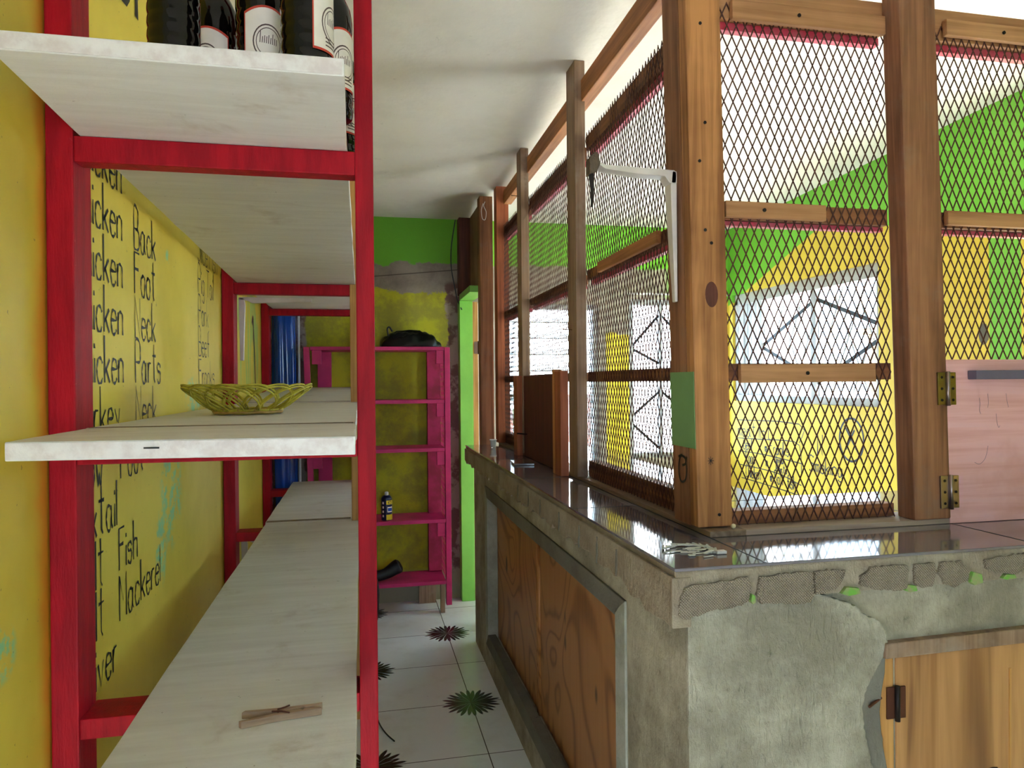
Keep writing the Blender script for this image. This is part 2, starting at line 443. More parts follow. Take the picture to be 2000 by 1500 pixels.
# ---------------------------------------------------------------- mesh helper
OFF = {}
class MB:
    def __init__(self):
        self.v, self.f = [], []
    def quad(self, *p):
        b = len(self.v)
        self.v += [tuple(q) for q in p]
        self.f.append(tuple(range(b, b + len(p))))
        return self
    def box(self, x0, x1, y0, y1, z0, z1):
        b = len(self.v)
        self.v += [(x0, y0, z0), (x1, y0, z0), (x1, y1, z0), (x0, y1, z0), (x0, y0, z1), (x1, y0, z1), (x1, y1, z1), (x0, y1, z1)]
        self.f += [tuple(b + k for k in q) for q in ((0, 3, 2, 1), (4, 5, 6, 7), (0, 1, 5, 4), (1, 2, 6, 5), (2, 3, 7, 6), (3, 0, 4, 7))]
        return self
    def bar(self, p, q, w, h, up=(0, 0, 1)):
        p, q = Vector(p), Vector(q)
        d = (q - p).normalized()
        s = d.cross(Vector(up))
        if s.length < 1e-4: s = d.cross(Vector((1, 0, 0)))
        s.normalize()
        t = s.cross(d)
        b = len(self.v)
        for c in (p, q):
            for a, e in ((-1, -1), (1, -1), (1, 1), (-1, 1)):
                self.v.append(tuple(c + s * (a * w / 2) + t * (e * h / 2)))
        self.f += [tuple(b + k for k in q_) for q_ in ((0, 1, 2, 3), (7, 6, 5, 4), (0, 4, 5, 1), (1, 5, 6, 2), (2, 6, 7, 3), (3, 7, 4, 0))]
        return self
    def prism(self, pts, fn):
        """closed outline pts (a, b); fn(a, b, side) gives the 3-D point of side 0 or 1"""
        n, b = len(pts), len(self.v)
        self.v += [tuple(fn(a, c, 0)) for a, c in pts] + [tuple(fn(a, c, 1)) for a, c in pts]
        self.f.append(tuple(range(b, b + n)))
        self.f.append(tuple(range(b + 2 * n - 1, b + n - 1, -1)))
        for k in range(n):
            l = (k + 1) % n
            self.f.append((b + k, b + n + k, b + n + l, b + l))
        return self
    def tube(self, pts, r, seg=8, closed=False):
        pts = [Vector(p) for p in pts]
        n, b = len(pts), len(self.v)
        ref = None
        for k, p in enumerate(pts):
            a = pts[(k - 1) % n] if (closed or k) else p
            c = pts[(k + 1) % n] if (closed or k < n - 1) else p
            d = (c - a).normalized()
            if ref is None:
                ref = d.cross(Vector((0, 0, 1)))
                if ref.length < 0.1: ref = d.cross(Vector((1, 0, 0)))
            ref = (ref - d * ref.dot(d)).normalized()
            t = d.cross(ref)
            rr = r[k] if isinstance(r, (list, tuple)) else r
            for s in range(seg):
                an = 2 * PI * s / seg
                self.v.append(tuple(p + (ref * math.cos(an) + t * math.sin(an)) * rr))
        for k in range(n if closed else n - 1):
            l = (k + 1) % n
            for s in range(seg):
                s2 = (s + 1) % seg
                self.f.append((b + k * seg + s, b + k * seg + s2, b + l * seg + s2, b + l * seg + s))
        if not closed:
            self.f.append(tuple(b + s for s in reversed(range(seg))))
            self.f.append(tuple(b + (n - 1) * seg + s for s in range(seg)))
        return self
    def lathe(self, prof, c, seg=24, cap=True):
        n, b = len(prof), len(self.v)
        for r, z in prof:
            for s in range(seg):
                an = 2 * PI * s / seg
                self.v.append((c[0] + r * math.cos(an), c[1] + r * math.sin(an), c[2] + z))
        for k in range(n - 1):
            for s in range(seg):
                s2 = (s + 1) % seg
                self.f.append((b + k * seg + s, b + k * seg + s2, b + (k + 1) * seg + s2, b + (k + 1) * seg + s))
        if cap:
            self.f.append(tuple(b + s for s in reversed(range(seg))))
            self.f.append(tuple(b + (n - 1) * seg + s for s in range(seg)))
        return self
    def build(self, name, mat, parent=None, bev=0.0, smooth=False, xf=None):
        off = OFF.get(parent.name, Vector((0, 0, 0))) if parent else Vector((0, 0, 0))
        vs = [Vector(p) for p in self.v]
        if xf: vs = [Vector(xf(p)) for p in vs]
        me = bpy.data.meshes.new(name)
        me.from_pydata([tuple(p - off) for p in vs], [], self.f)
        if bev:
            bm = bmesh.new()
            bm.from_mesh(me)
            bmesh.ops.recalc_face_normals(bm, faces=bm.faces)
            es = [e for e in bm.edges if len(e.link_faces) == 2 and e.calc_face_angle(0) > 0.5]
            bmesh.ops.bevel(bm, geom=es, offset=bev, segments=2, affect='EDGES', profile=0.6)
            bm.to_mesh(me)
            bm.free()
        else:
            bm = bmesh.new()
            bm.from_mesh(me)
            bmesh.ops.recalc_face_normals(bm, faces=bm.faces)
            bm.to_mesh(me)
            bm.free()
        if smooth:
            for p in me.polygons: p.use_smooth = True
        me.materials.append(M[mat] if isinstance(mat, str) else mat)
        o = bpy.data.objects.new(name, me)
        COL.objects.link(o)
        if parent:
            o.parent = parent
            OFF[o.name] = off
        return o

def tag(o, label, cat, group=None, kind=None):
    o['label'], o['category'] = label, cat
    if group: o['group'] = group
    if kind: o['kind'] = kind
    return o

def thing(name, loc, label, cat, group=None):
    o = bpy.data.objects.new(name, None)
    o.empty_display_size = 0.05
    o.location = loc
    COL.objects.link(o)
    OFF[o.name] = Vector(loc)
    return tag(o, label, cat, group)

def struct(o):
    o['kind'] = 'structure'
    return o

def interp(pts, n):
    """Catmull-Rom through pts"""
    P = [Vector(p) for p in pts]
    out = []
    for i in range(len(P) - 1):
        a, b, c, d = P[max(i - 1, 0)], P[i], P[i + 1], P[min(i + 2, len(P) - 1)]
        for k in range(n):
            t = k / n
            out.append(0.5 * ((2 * b) + (c - a) * t + (2 * a - 5 * b + 4 * c - d) * t * t + (3 * b - a - 3 * c + d) * t ** 3))
    out.append(P[-1])
    return out

# stroke lettering: x digit, y digit (A = 10, z y x = -1 -2 -3), strokes split by |
GL = {'C': '59 3A 1A 07 03 10 30 51', 'h': '0A 00|04 15 35 44 40', 'i': '05 00|08 07', 'c': '44 35 15 03 02 10 30 41',
      'k': '0A 00|45 02|13 40', 'e': '03 43 44 35 15 03 02 10 30 41', 'n': '05 00|03 15 35 44 40',
      'B': '00 0A 3A 49 47 35 05|35 54 51 30 00', 'a': '44 35 15 03 02 10 30 43|45 41 50', 'F': '00 0A 5A|06 46',
      'o': '25 04 02 10 30 42 44 35 15 04', 't': '2A 21 30|07 47', 'N': '00 0A 50 5A', 'P': '00 0A 4A 58 56 45 05',
      'r': '05 00|03 15 35', 's': '44 35 15 04 13 33 42 30 10 01', 'T': '0A 6A|3A 30', 'u': '05 02 10 30 42|45 40',
      'y': '05 22|45 1x', 'w': '05 10 23 30 45', 'O': '3A 1A 07 03 10 40 53 57 4A 3A', 'x': '05 40|45 00', 'l': '0A 00',
      'S': '59 3A 1A 08 16 45 53 41 20 01', 'M': '00 0A 34 6A 60', 'L': '0A 00 50', 'v': '05 20 45', 'f': '4A 29 20|05 45',
      'g': '44 35 15 03 02 10 30 43|45 4y 2x 0y', 'E': '5A 0A 00 50|05 45', 'm': '05 00|04 15 24 20|24 35 44 40',
      'd': '4A 40|44 15 03 02 10 42', '@': '34 15 03 11 31 43 35 13 22 33', 'p': '05 0x|04 35 44 42 30 10 02',
      'W': '0A 10 25 30 4A', '4': '3A 04 54|3A 30', '0': '3A 1A 07 03 10 40 53 57 4A 3A', 'J': '4A 41 30 10 02', '-': '05 35', 'D': '00 0A 3A 57 53 30 00', 'U': '0A 02 10 40 52 5A', '.': '00 10 11 01 00', 'K': '0A 00|5A 05|16 50'}
YV = {**{str(k): k for k in range(10)}, 'A': 10, 'z': -1, 'y': -2, 'x': -3}

def lettering(name, text, org, u, v, nrm, h, wid, sw, mat, parent, smooth=True):
    """painted strokes: org is the baseline start, u the reading direction, h the capital height, wid the width factor"""
    org, u, v, nrm = Vector(org), Vector(u), Vector(v), Vector(nrm)
    mb, x = MB(), 0.0
    s = h / 10
    for ch in text:
        if ch == ' ':
            x += 3.4
            continue
        mx = 0
        for st in GL[ch].split('|'):
            pts = [(int(p[0]), YV[p[1]]) for p in st.split()]
            mx = max(mx, max(p[0] for p in pts))
            q = [org + u * ((x + a) * s * wid) + v * (b * s) for a, b in pts]
            if len(q) > 3 and ch not in 'NMWEFT': q = interp(q, 3)
            L, b0 = [], len(mb.v)
            for i, p in enumerate(q):
                d = (q[min(i + 1, len(q) - 1)] - q[max(i - 1, 0)]).normalized()
                t = nrm.cross(d) * (sw / 2 * (0.8 + 0.4 * math.sin(i * 1.7 + x)))
                L.append((p - t, p + t))
            for a, b in L:
                mb.v += [tuple(a + nrm * 0.0012), tuple(b + nrm * 0.0012)]
            for i in range(len(L) - 1):
                mb.f.append((b0 + 2 * i, b0 + 2 * i + 1, b0 + 2 * i + 3, b0 + 2 * i + 2))
        x += mx + 1.7
    return mb.build(name, mat, parent)

def strokes(name, lines, org, u, v, nrm, sw, mat, parent, smooth=3):
    org, u, v, nrm = Vector(org), Vector(u), Vector(v), Vector(nrm)
    mb = MB()
    for ln in lines:
        q = [org + u * a + v * b for a, b in ln]
        if smooth and len(q) > 2: q = interp(q, smooth)
        b0 = len(mb.v)
        for i, p in enumerate(q):
            d = (q[min(i + 1, len(q) - 1)] - q[max(i - 1, 0)]).normalized()
            t = nrm.cross(d) * (sw / 2)
            mb.v += [tuple(p - t + nrm * 0.0012), tuple(p + t + nrm * 0.0012)]
        for i in range(len(q) - 1):
            mb.f.append((b0 + 2 * i, b0 + 2 * i + 1, b0 + 2 * i + 3, b0 + 2 * i + 2))
    return mb.build(name, mat, parent)

# ================================================================ the room
XL, XR, YB, YF = -0.565, 2.63, 4.75, -1.7
def ceil_z(y): return 2.545 + 0.03 * (4.75 - y)

def wall(name, mat, fixed, lo, hi, z0, z1, holes, axis, t):
    """wall in plane axis=fixed, thickness t outward, rectangular holes (a0, a1, z0, z1)"""
    A = sorted({lo, hi, *[h[0] for h in holes], *[h[1] for h in holes]})
    Z = sorted({z0, z1, *[h[2] for h in holes], *[h[3] for h in holes]})
    mb = MB()
    for i in range(len(A) - 1):
        for k in range(len(Z) - 1):
            ca, cz = (A[i] + A[i + 1]) / 2, (Z[k] + Z[k + 1]) / 2
            if any(h[0] < ca < h[1] and h[2] < cz < h[3] for h in holes): continue
            f0, f1 = min(fixed, fixed + t), max(fixed, fixed + t)
            if axis == 'x': mb.box(f0, f1, A[i], A[i + 1], Z[k], Z[k + 1])
            else: mb.box(A[i], A[i + 1], f0, f1, Z[k], Z[k + 1])
    return struct(mb.build(name, mat))

struct(MB().box(XL - 0.15, XR + 0.15, YF, YB + 0.15, -0.12, 0.0).build('floor', 'floor'))
cmb = MB()
b = 0
for y in (YF, YB + 0.15):
    for x in (XL - 0.15, XR + 0.15):
        cmb.v += [(x, y, ceil_z(y)), (x, y, ceil_z(y) + 0.15)]
cmb.f = [(0, 2, 6, 4), (1, 5, 7, 3), (0, 4, 5, 1), (2, 3, 7, 6), (0, 1, 3, 2), (4, 6, 7, 5)]
struct(cmb.build('ceiling', 'ceiling'))
WL = wall('wall_left', 'wall_left', XL, YF, YB + 0.15, 0, 2.74, [], 'x', -0.15)
WB = wall('wall_back', 'wall_back', YB, XL, XR, 0, 2.55, [(0.94, 1.635, 0.90, 1.985), (1.86, 2.60, 0.90, 2.03)], 'y', 0.15)
WR = wall('wall_right', 'wall_right', XR, YF, YB + 0.15, 0, 2.74, [(3.21, 4.69, 1.30, 2.06), (1.6, 2.35, 0.0, 2.3)], 'x', 0.15)  # the floor-level hole is an added opening that lets sun in
WF = wall('wall_front', 'plainwall', YF, XL, XR, 0, 2.74, [(0.2, 0.95, 1.0, 1.95)], 'y', -0.15)  # unseen wall; its white colour and small opening are chosen for the light

# painted words on the left wall
UY, UZ, NX = (0, 1, 0), (0, 0, 1), (1, 0, 0)
def wl(text, y, z, h=0.106, wid=0.78, sw=0.0078):
    lettering('painted_words', text, (XL, y, z), UY, UZ, NX, h, wid, sw, 'ink', WL)
for k, (w1, w2) in enumerate((('Chicken', 'Wing'), ('Chicken', 'Back'), ('Chicken', 'Foot'), ('Chicken', 'Neck'), ('Chicken', 'Parts'), ('Turkey', 'Neck'), ('Cow', 'Foot'))):
    z = 1.915 - 0.1145 * k
    if k == 0:
        wl(w1, 1.590, z)
        continue
    wl(w1, {5: 1.575, 6: 1.595}.get(k, 1.590), z)
    wl(w2, 1.855 if k == 6 else 1.978, z)
wl('Oxtail', 1.605, 1.122)
wl('Salt', 1.575, 1.008); wl('Fish', 1.838, 1.012, 0.098)
wl('Salt', 1.575, 0.898); wl('Mackerel', 1.838, 0.892)
wl('Liver', 1.625, 0.790)
for k, t in enumerate(('Slice Fish', 'Pig Tail', 'Pork', 'Beef', 'Franks')):
    wl(t, 2.705, 1.893 - 0.113 * k, 0.10, 0.80, 0.0055)
strokes('paint_drips', [[(2.71 + 0.021 * k, 1.44), (2.71 + 0.021 * k, 1.36 - 0.012 * (k % 3))] for k in range(11)], (XL, 0, 0), UY, UZ, NX, 0.003, 'ink', WL, 0)
lettering('painted_words', 'ON', (XL, 1.80, 2.408), UY, UZ, NX, 0.30, 1.08, 0.030, 'ink', WL)
strokes('brown_crayon_line', [[(4.02, 1.80), (4.06, 1.6), (4.10, 1.3)], [(3.98, 1.77), (4.01, 1.805), (4.03, 1.79)]], (XL, 0, 0), UY, UZ, NX, 0.03, 'fencew', WL)

# writing on the right wall (read from the shop: towards -Y)
UM, NM = (0, -1, 0), (-1, 0, 0)
def wr(text, y, z, h=0.085, wid=0.62, sw=0.0085):
    lettering('marker_words', text, (XR, y, z), UM, UZ, NM, h, wid, sw, 'inkb', WR)
wr('meat list', 4.62, 1.055, 0.10, 1.0)
wr('Beef', 4.55, 0.965); wr('@ Franks', 4.28, 0.965, 0.085, 0.75)
wr('Eggs', 4.52, 0.875); wr('@', 4.27, 0.87); wr('Mixed', 4.17, 0.91, 0.05, 0.8); wr('Parts', 4.15, 0.852, 0.05, 0.85)
wr('Chicken', 4.52, 0.775); wr('@ Salt', 4.22, 0.775); wr('fish', 4.03, 0.765)
fr = [[(-4.64, 1.165), (-3.90, 1.175), (-3.90, 1.06)], [(-4.66, 1.035), (-4.3, 1.05), (-4.1, 1.06), (-3.9, 1.045), (-3.88, 0.86)],
      [(-4.62, 0.945), (-4.3, 0.95), (-3.88, 0.935)], [(-4.6, 0.85), (-4.3, 0.85), (-4.1, 0.84), (-3.88, 0.80)], [(-4.58, 0.76), (-4.2, 0.75), (-3.9, 0.735)]]
strokes('list_frame', fr, (XR, 0, 0), UM, UZ, NM, 0.006, 'inkb', WR)
wr('N', 3.72, 1.005, 0.12, 0.75, 0.014)
ov = [(-3.425 + 0.098 * math.cos(a * PI / 14), 1.115 + 0.118 * math.sin(a * PI / 14)) for a in range(29)]
strokes('no_smoking_ring', [ov, [(-3.48, 1.19), (-3.34, 1.01)], [(-3.40, 1.17), (-3.47, 1.06)]], (XR, 0, 0), UM, UZ, NM, 0.012, 'inkb', WR, 2)
wr('Smoking', 3.80, 0.90, 0.095, 0.88, 0.009)

# ---------------------------------------------------------------- side window
wn = struct(MB().box(XR + 0.02, XR + 0.09, 3.21, 4.69, 1.30, 1.345).box(XR + 0.02, XR + 0.09, 3.21, 4.69, 1.985, 2.06)
            .box(XR + 0.02, XR + 0.09, 3.21, 3.25, 1.345, 2.015).box(XR + 0.02, XR + 0.09, 4.65, 4.69, 1.345, 2.015)
            .box(XR + 0.03, XR + 0.07, 3.775, 3.825, 1.345, 2.015).box(XR + 0.03, XR + 0.07, 4.36, 4.40, 1.345, 2.015)
            .box(XR + 0.03, XR + 0.08, 4.49, 4.53, 1.345, 2.015).box(XR + 0.035, XR + 0.08, 4.545, 4.575, 1.345, 2.015).box(XR + 0.03, XR + 0.08, 4.59, 4.62, 1.345, 2.015).box(XR + 0.035, XR + 0.075, 4.43, 4.46, 1.345, 2.015).build('window_1', 'winwhite', bev=0.003))
MB().box(XR + 0.048, XR + 0.052, 3.25, 3.775, 1.345, 2.015).build('pane', 'glass', wn)
MB().box(XR + 0.048, XR + 0.052, 3.825, 4.36, 1.345, 2.015).build('pane', 'glass', wn)
def tape(pts, win, x=None, y=None):
    mb = MB()
    for (a, z), (c, w_) in pts:
        if x is not None: mb.bar((x, a, z), (x, c, w_), 0.002, 0.024, up=(0, -(w_ - z), c - a))
        else: mb.bar((a, y, z), (c, y, w_), 0.018, 0.002, up=(0, 1, 0))
    return mb.build('black_tape', 'tape', win)
tape([((3.80, 1.935), (3.25, 1.735))], wn, x=XR + 0.046)
tape([((3.25, 1.66), (3.80, 1.42))], wn, x=XR + 0.046)
tape([((3.82, 1.92), (4.36, 1.685))], wn, x=XR + 0.046)
tape([((4.36, 1.665), (3.84, 1.46))], wn, x=XR + 0.046)
gr = MB()
for k in range(-3, 9):
    for s in (1, -1):
        y0 = 3.21 + k * 0.19
        p, q = [y0, 1.31], [y0 + 0.36, 2.05]
        if s < 0: p, q = [y0 + 0.36, 1.31], [y0, 2.05]
        t0, t1 = 0.0, 1.0
        d = q[0] - p[0]
        for lim in (3.22, 4.68):
            t = (lim - p[0]) / d
            if (p[0] < 3.22 and lim == 3.22) or (p[0] > 4.68 and lim == 4.68): t0 = max(t0, t)
            if (q[0] < 3.22 and lim == 3.22) or (q[0] > 4.68 and lim == 4.68): t1 = min(t1, t)
        if t1 - t0 > 0.05:
            f = lambda t: (XR + 0.115 + 0.006 * s, p[0] + d * t, p[1] + (q[1] - p[1]) * t)
            gr.bar(f(t0), f(t1), 0.012, 0.012, up=(1, 0, 0))
gr.build('burglar_bars', 'winwhite', wn)

# ---------------------------------------------------------------- louvre window and taped window in the back wall
w2 = struct(MB().box(0.94, 0.975, YB + 0.02, YB + 0.09, 0.90, 1.985).box(1.60, 1.635, YB + 0.02, YB + 0.09, 0.90, 1.985)
            .box(0.975, 1.60, YB + 0.02, YB + 0.09, 1.95, 1.985).box(0.975, 1.60, YB + 0.02, YB + 0.09, 0.90, 0.935).build('window_2', 'winwhite', bev=0.003))
for k in range(9):
    z = 0.985 + k * 0.112
    MB().bar((0.975, YB + 0.055, z), (1.60, YB + 0.055, z), 0.10, 0.005, up=(0, -0.42, 0.9)).build('louvre_slat', 'louvre', w2)
    MB().bar((0.975, YB + 0.012, z - 0.02), (1.60, YB + 0.012, z - 0.02), 0.012, 0.006).build('slat_edge', 'winwhite', w2)
w3 = struct(MB().box(1.86, 1.90, YB + 0.02, YB + 0.09, 0.90, 2.03).box(2.56, 2.60, YB + 0.02, YB + 0.09, 0.90, 2.03)
            .box(1.90, 2.56, YB + 0.02, YB + 0.09, 1.99, 2.03).box(1.90, 2.56, YB + 0.02, YB + 0.09, 0.90, 0.935)
            .box(2.105, 2.125, YB + 0.03, YB + 0.08, 0.935, 1.99).build('window_3', 'winwhite', bev=0.003))
MB().box(1.90, 2.105, YB + 0.048, YB + 0.052, 0.935, 1.99).build('pane', 'glass', w3)
MB().box(2.125, 2.56, YB + 0.048, YB + 0.052, 0.935, 1.99).build('pane', 'glass', w3)
for s in (((1.90, 1.70), (2.105, 1.92)), ((1.90, 1.68), (2.105, 1.575)), ((1.90, 1.20), (2.105, 1.37)), ((1.90, 1.14), (2.105, 0.96)), ((2.125, 1.92), (2.4, 1.65)), ((2.125, 1.37), (2.4, 1.15))):
    tape([s], w3, y=YB + 0.046)
MB().tube([(1.84, YB - 0.03, 2.065), (2.62, YB - 0.03, 2.065)], 0.007).build('curtain_rod', 'white', w3)

# ---------------------------------------------------------------- doorway at the end of the aisle
struct(MB().box(0.640, 0.728, 4.66, 4.749, 0.0, 1.99).build('trim_1', 'green', bev=0.004))
struct(MB().box(0.640, 0.735, 4.205, 4.66, 1.99, 2.03).build('trim_2', 'green', bev=0.003))
struct(MB().box(0.640, 0.728, 4.66, 4.749, 2.031, 2.54).build('trim_3', 'darkwood', bev=0.004))
struct(MB().box(0.715, 0.733, 4.205, 4.659, 2.031, 2.54).build('trim_4', 'woodg', bev=0.002))
t5 = struct(MB().box(0.729, 0.764, 4.67, 4.749, 0.0, 1.985).build('trim_5', 'gold', bev=0.003))
hg = MB().box(0.738, 0.766, 4.664, 4.670, 1.64, 1.72).build('hinge', 'steel', t5)
MB().tube([(0.766, 4.662, 1.637), (0.766, 4.662, 1.723)], 0.005).build('hinge_pin', 'iron', hg)
struct(MB().box(0.765, 0.80, 4.70, 4.749, 0.0, 1.98).build('trim_6', 'white', bev=0.002))
struct(MB().box(0.690, 0.768, 4.12, 4.204, 0.0, 2.545).build('trim_7', 'woodd', bev=0.004))
tag(MB().tube(interp([(0.628, 4.735, 2.54), (0.60, 4.735, 2.36), (0.598, 4.735, 2.22), (0.622, 4.735, 2.08), (0.632, 4.70, 2.0), (0.655, 4.652, 1.93)], 6), 0.0035).build('cable', 'cableb', smooth=True),
    'thin dark cable hanging down the wall beside the green doorway', 'cable')

# ================================================================ outside
struct(MB().box(-40, 40, -40, 40, -0.4, -0.13).build('ground', 'yard'))
hs = thing('neighbour_house', (14, 9, -0.13), 'pale house across the yard seen through the taped side window', 'house')
MB().box(12, 17, 5.5, 12.5, -0.13, 2.6).build('wall', 'house', hs)
MB().prism([(5.1, 2.6), (12.9, 2.6), (9, 3.7)], lambda a, c, s: (11.7 + 5.6 * s, a, c)).build('roof', 'roof', hs)
MB().box(11.97, 12.0, 7.0, 8.0, 0.9, 1.9).build('window', 'tank', hs)
h2 = thing('added_white_building', (4.5, 11.0, -0.13), 'added white building that brightens the view through the taped back window', 'building')  # invented building, its sunlit white wall makes the window view blow out
MB().box(2.3, 7.5, 10.5, 14, -0.13, 3.6).build('wall', 'house', h2)
MB().box(2.1, 7.7, 10.3, 14.2, 3.6, 3.75).build('roof_slab', 'roof', h2)
tag(MB().box(6.2, 6.55, 7.35, 7.75, -0.13, 2.0).box(6.15, 6.6, 7.3, 7.8, 2.0, 2.08).build('stone_pillar', 'stone', bev=0.01), 'stone gate pillar in the yard outside the side window', 'pillar')
tk = thing('water_tank', (7.6, 7.2, -0.13), 'slate blue water tank in the yard beside the stone pillar', 'tank')
MB().lathe([(0.38, 0), (0.40, 0.1), (0.40, 1.5), (0.36, 1.62), (0.15, 1.75)], (7.6, 7.2, -0.13)).build('tank_body', 'tank', tk, smooth=True)
MB().lathe([(0.16, 1.75), (0.16, 1.80), (0.02, 1.82)], (7.6, 7.2, -0.13)).build('tank_lid', 'black', tk)
def bush(name, c, r, label):
    mb = MB()
    rnd = random.Random(name + label)
    for k in range(420):
        a, e = rnd.uniform(0, 2 * PI), rnd.uniform(-0.2, 1.5)
        rr = rnd.uniform(0.65, 1.0)
        p = Vector((c[0] + r[0] * rr * math.cos(a) * math.cos(e), c[1] + r[1] * rr * math.sin(a) * math.cos(e), c[2] + r[2] * rr * max(0.02, math.sin(e))))
        d = Vector((rnd.uniform(-1, 1), rnd.uniform(-1, 1), rnd.uniform(-0.3, 1))).normalized() * 0.16
        s = d.cross(Vector((rnd.uniform(-1, 1), rnd.uniform(-1, 1), 0.3))).normalized() * 0.05
        mb.quad(p - d, p + s, p + d, p - s)
    return tag(mb.build(name, 'leaf'), label, 'bush')
bush('hedge', (1.0, 8.6, -0.13), (1.8, 0.6, 1.9), 'green hedge outside the louvre window')
bush('hedge', (8.4, 5.6, -0.13), (0.5, 0.6, 1.1), 'small green bush in the yard outside the side window')
fn = thing('yard_fence', (1.85, 7.4, -0.13), 'low rusty board fence outside the louvre window', 'fence')
for k in range(3):
    MB().box(1.1 + 0.52 * k, 1.58 + 0.52 * k, 7.40, 7.43, -0.1, 1.15 + 0.08 * (k % 3)).build('board', 'fencew', fn)

# ================================================================ red shelving
sh = thing('shelving_frame', (-0.27, 2.9, 0), 'red painted timber shelving frame standing along the yellow lettered wall', 'shelving')
def post(x0, x1, y0, y1, z0, z1, mat='red', name='post', parent=sh, bev=0.003):
    return MB().box(x0, x1, y0, y1, z0, z1).build(name, mat, parent, bev=bev)
post(-0.562, -0.516, 1.45, 1.54, 0, 2.58)
post(-0.562, -0.516, 3.13, 3.22, 0, 2.3)
post(-0.562, -0.520, 4.32, 4.41, 0, 2.3)
post(-0.008, 0.028, 1.45, 1.54, 0, 2.58)
p2 = post(-0.044, 0.0, 3.13, 3.22, 0, 2.38, 'gold'); p2['label'] = 'bare unpainted pine post'
post(-0.044, 0.0, 4.32, 4.41, 0, 2.3)
def beam(x0, x1, y0, y1, z0, z1): return MB().box(x0, x1, y0, y1, z0, z1).build('beam', 'red', sh, bev=0.003)
beam(-0.516, -0.008, 1.452, 1.495, 1.865, 1.913)
beam(-0.516, -0.008, 1.452, 1.495, 1.303, 1.342)
beam(-0.516, -0.008, 1.452, 1.540, 0.793, 0.831)
beam(-0.516, -0.044, 3.132, 3.175, 1.827, 1.874)
beam(-0.516, -0.044, 3.132, 3.175, 1.303, 1.342)
beam(-0.516, -0.044, 3.132, 3.22, 0.793, 0.831)
beam(-0.520, -0.044, 4.322, 4.365, 1.850, 1.888)
beam(-0.520, -0.044, 4.322, 4.365, 1.335, 1.385)
beam(-0.520, -0.044, 4.322, 4.41, 0.793, 0.831)

def board(label, x0, x1, ya, yb, za, zb, t=0.028, group='white shelf boards on the red frame', skew=0.0, dirt_or_gap_shade=0.0):
    """board lying from ya to yb, underside za at ya and zb at yb"""
    c = thing('shelf_board', ((x0 + x1) / 2, (ya + yb) / 2, (za + zb) / 2), label, 'shelf board', group)
    top, e = MB(), MB()
    n = 14
    b0 = 0
    rnd = random.Random(label)
    P = []
    for i in range(n + 1):
        f = i / n
        y0 = ya + (yb - ya) * f
        z = za + (zb - za) * f
        P.append((y0, z, rnd.uniform(-0.0015, 0.0015)))
    for y, z, j in P:
        sk = skew * (1 - (y - ya) / (yb - ya))
        top.v += [(x0 + j, y + sk, z), (x1 + j, y, z), (x1 + j, y, z + t), (x0 + j, y + sk, z + t)]
    for i in range(n):
        for k in range(4):
            l = (k + 1) % 4
            top.f.append((4 * i + k, 4 * i + l, 4 * i + 4 + l, 4 * i + 4 + k))
    top.f += [(3, 2, 1, 0), (4 * n, 4 * n + 1, 4 * n + 2, 4 * n + 3)]
    top.build('plank', 'board', c, bev=0.002)
    y, z, j = P[0]
    e.box(x0 + 0.002, x1 - 0.002, ya - 0.0015, ya - 0.0002, z + 0.002, z + t - 0.002)
    for k, p in enumerate(e.v): e.v[k] = (p[0], p[1] + skew * (x1 - p[0]) / (x1 - x0), p[2])
    e.build('end_grain', 'boardedge', c)
    if dirt_or_gap_shade:
        MB().box(x0 + 0.004, x1 - 0.004, ya + 0.001, ya + dirt_or_gap_shade, za + t - 0.002, za + t + 0.0006).build('gap_shade_strip', 'seam', c)  # dark strip painted on for the shade of the gap between boards
    return c
board('white overhanging board on top red beam, bottles standing on it', -0.505, -0.022, 1.12, 3.165, 1.921, 1.875, skew=0.0)
board('white board high over the far bay behind the bare pine post', -0.500, -0.046, 3.168, 4.40, 1.877, 1.890)
sb = board('short white board at eye level, its end sticking out past the near red beam', -0.503, -0.010, 1.10, 1.47, 1.3420, 1.3420, skew=0.05)
def on_edge(x): return 1.0975 + 0.05 * (-0.012 - x) / 0.491
MB().quad((-0.312, on_edge(-0.312) - 0.0006, 1.3570), (-0.290, on_edge(-0.290) - 0.0006, 1.3570), (-0.290, on_edge(-0.290) - 0.0006, 1.3595), (-0.312, on_edge(-0.312) - 0.0006, 1.3595)).build('black_mark', 'ink', sb)
board('white board at eye level carrying the round basket', -0.508, -0.012, 1.477, 3.17, 1.342, 1.342, dirt_or_gap_shade=0.022)
board('white board at eye level in the far bay, tilted up behind the basket', -0.508, -0.046, 3.176, 4.42, 1.345, 1.400, dirt_or_gap_shade=0.03)
cl = board('wide white lower board with the clothes peg on it', -0.400, -0.014, 0.98, 3.168, 0.832, 0.832)
board('wide white lower board beyond the seam, its far end near the blue roll', -0.405, -0.046, 3.172, 4.45, 0.833, 0.833, dirt_or_gap_shade=0.035)

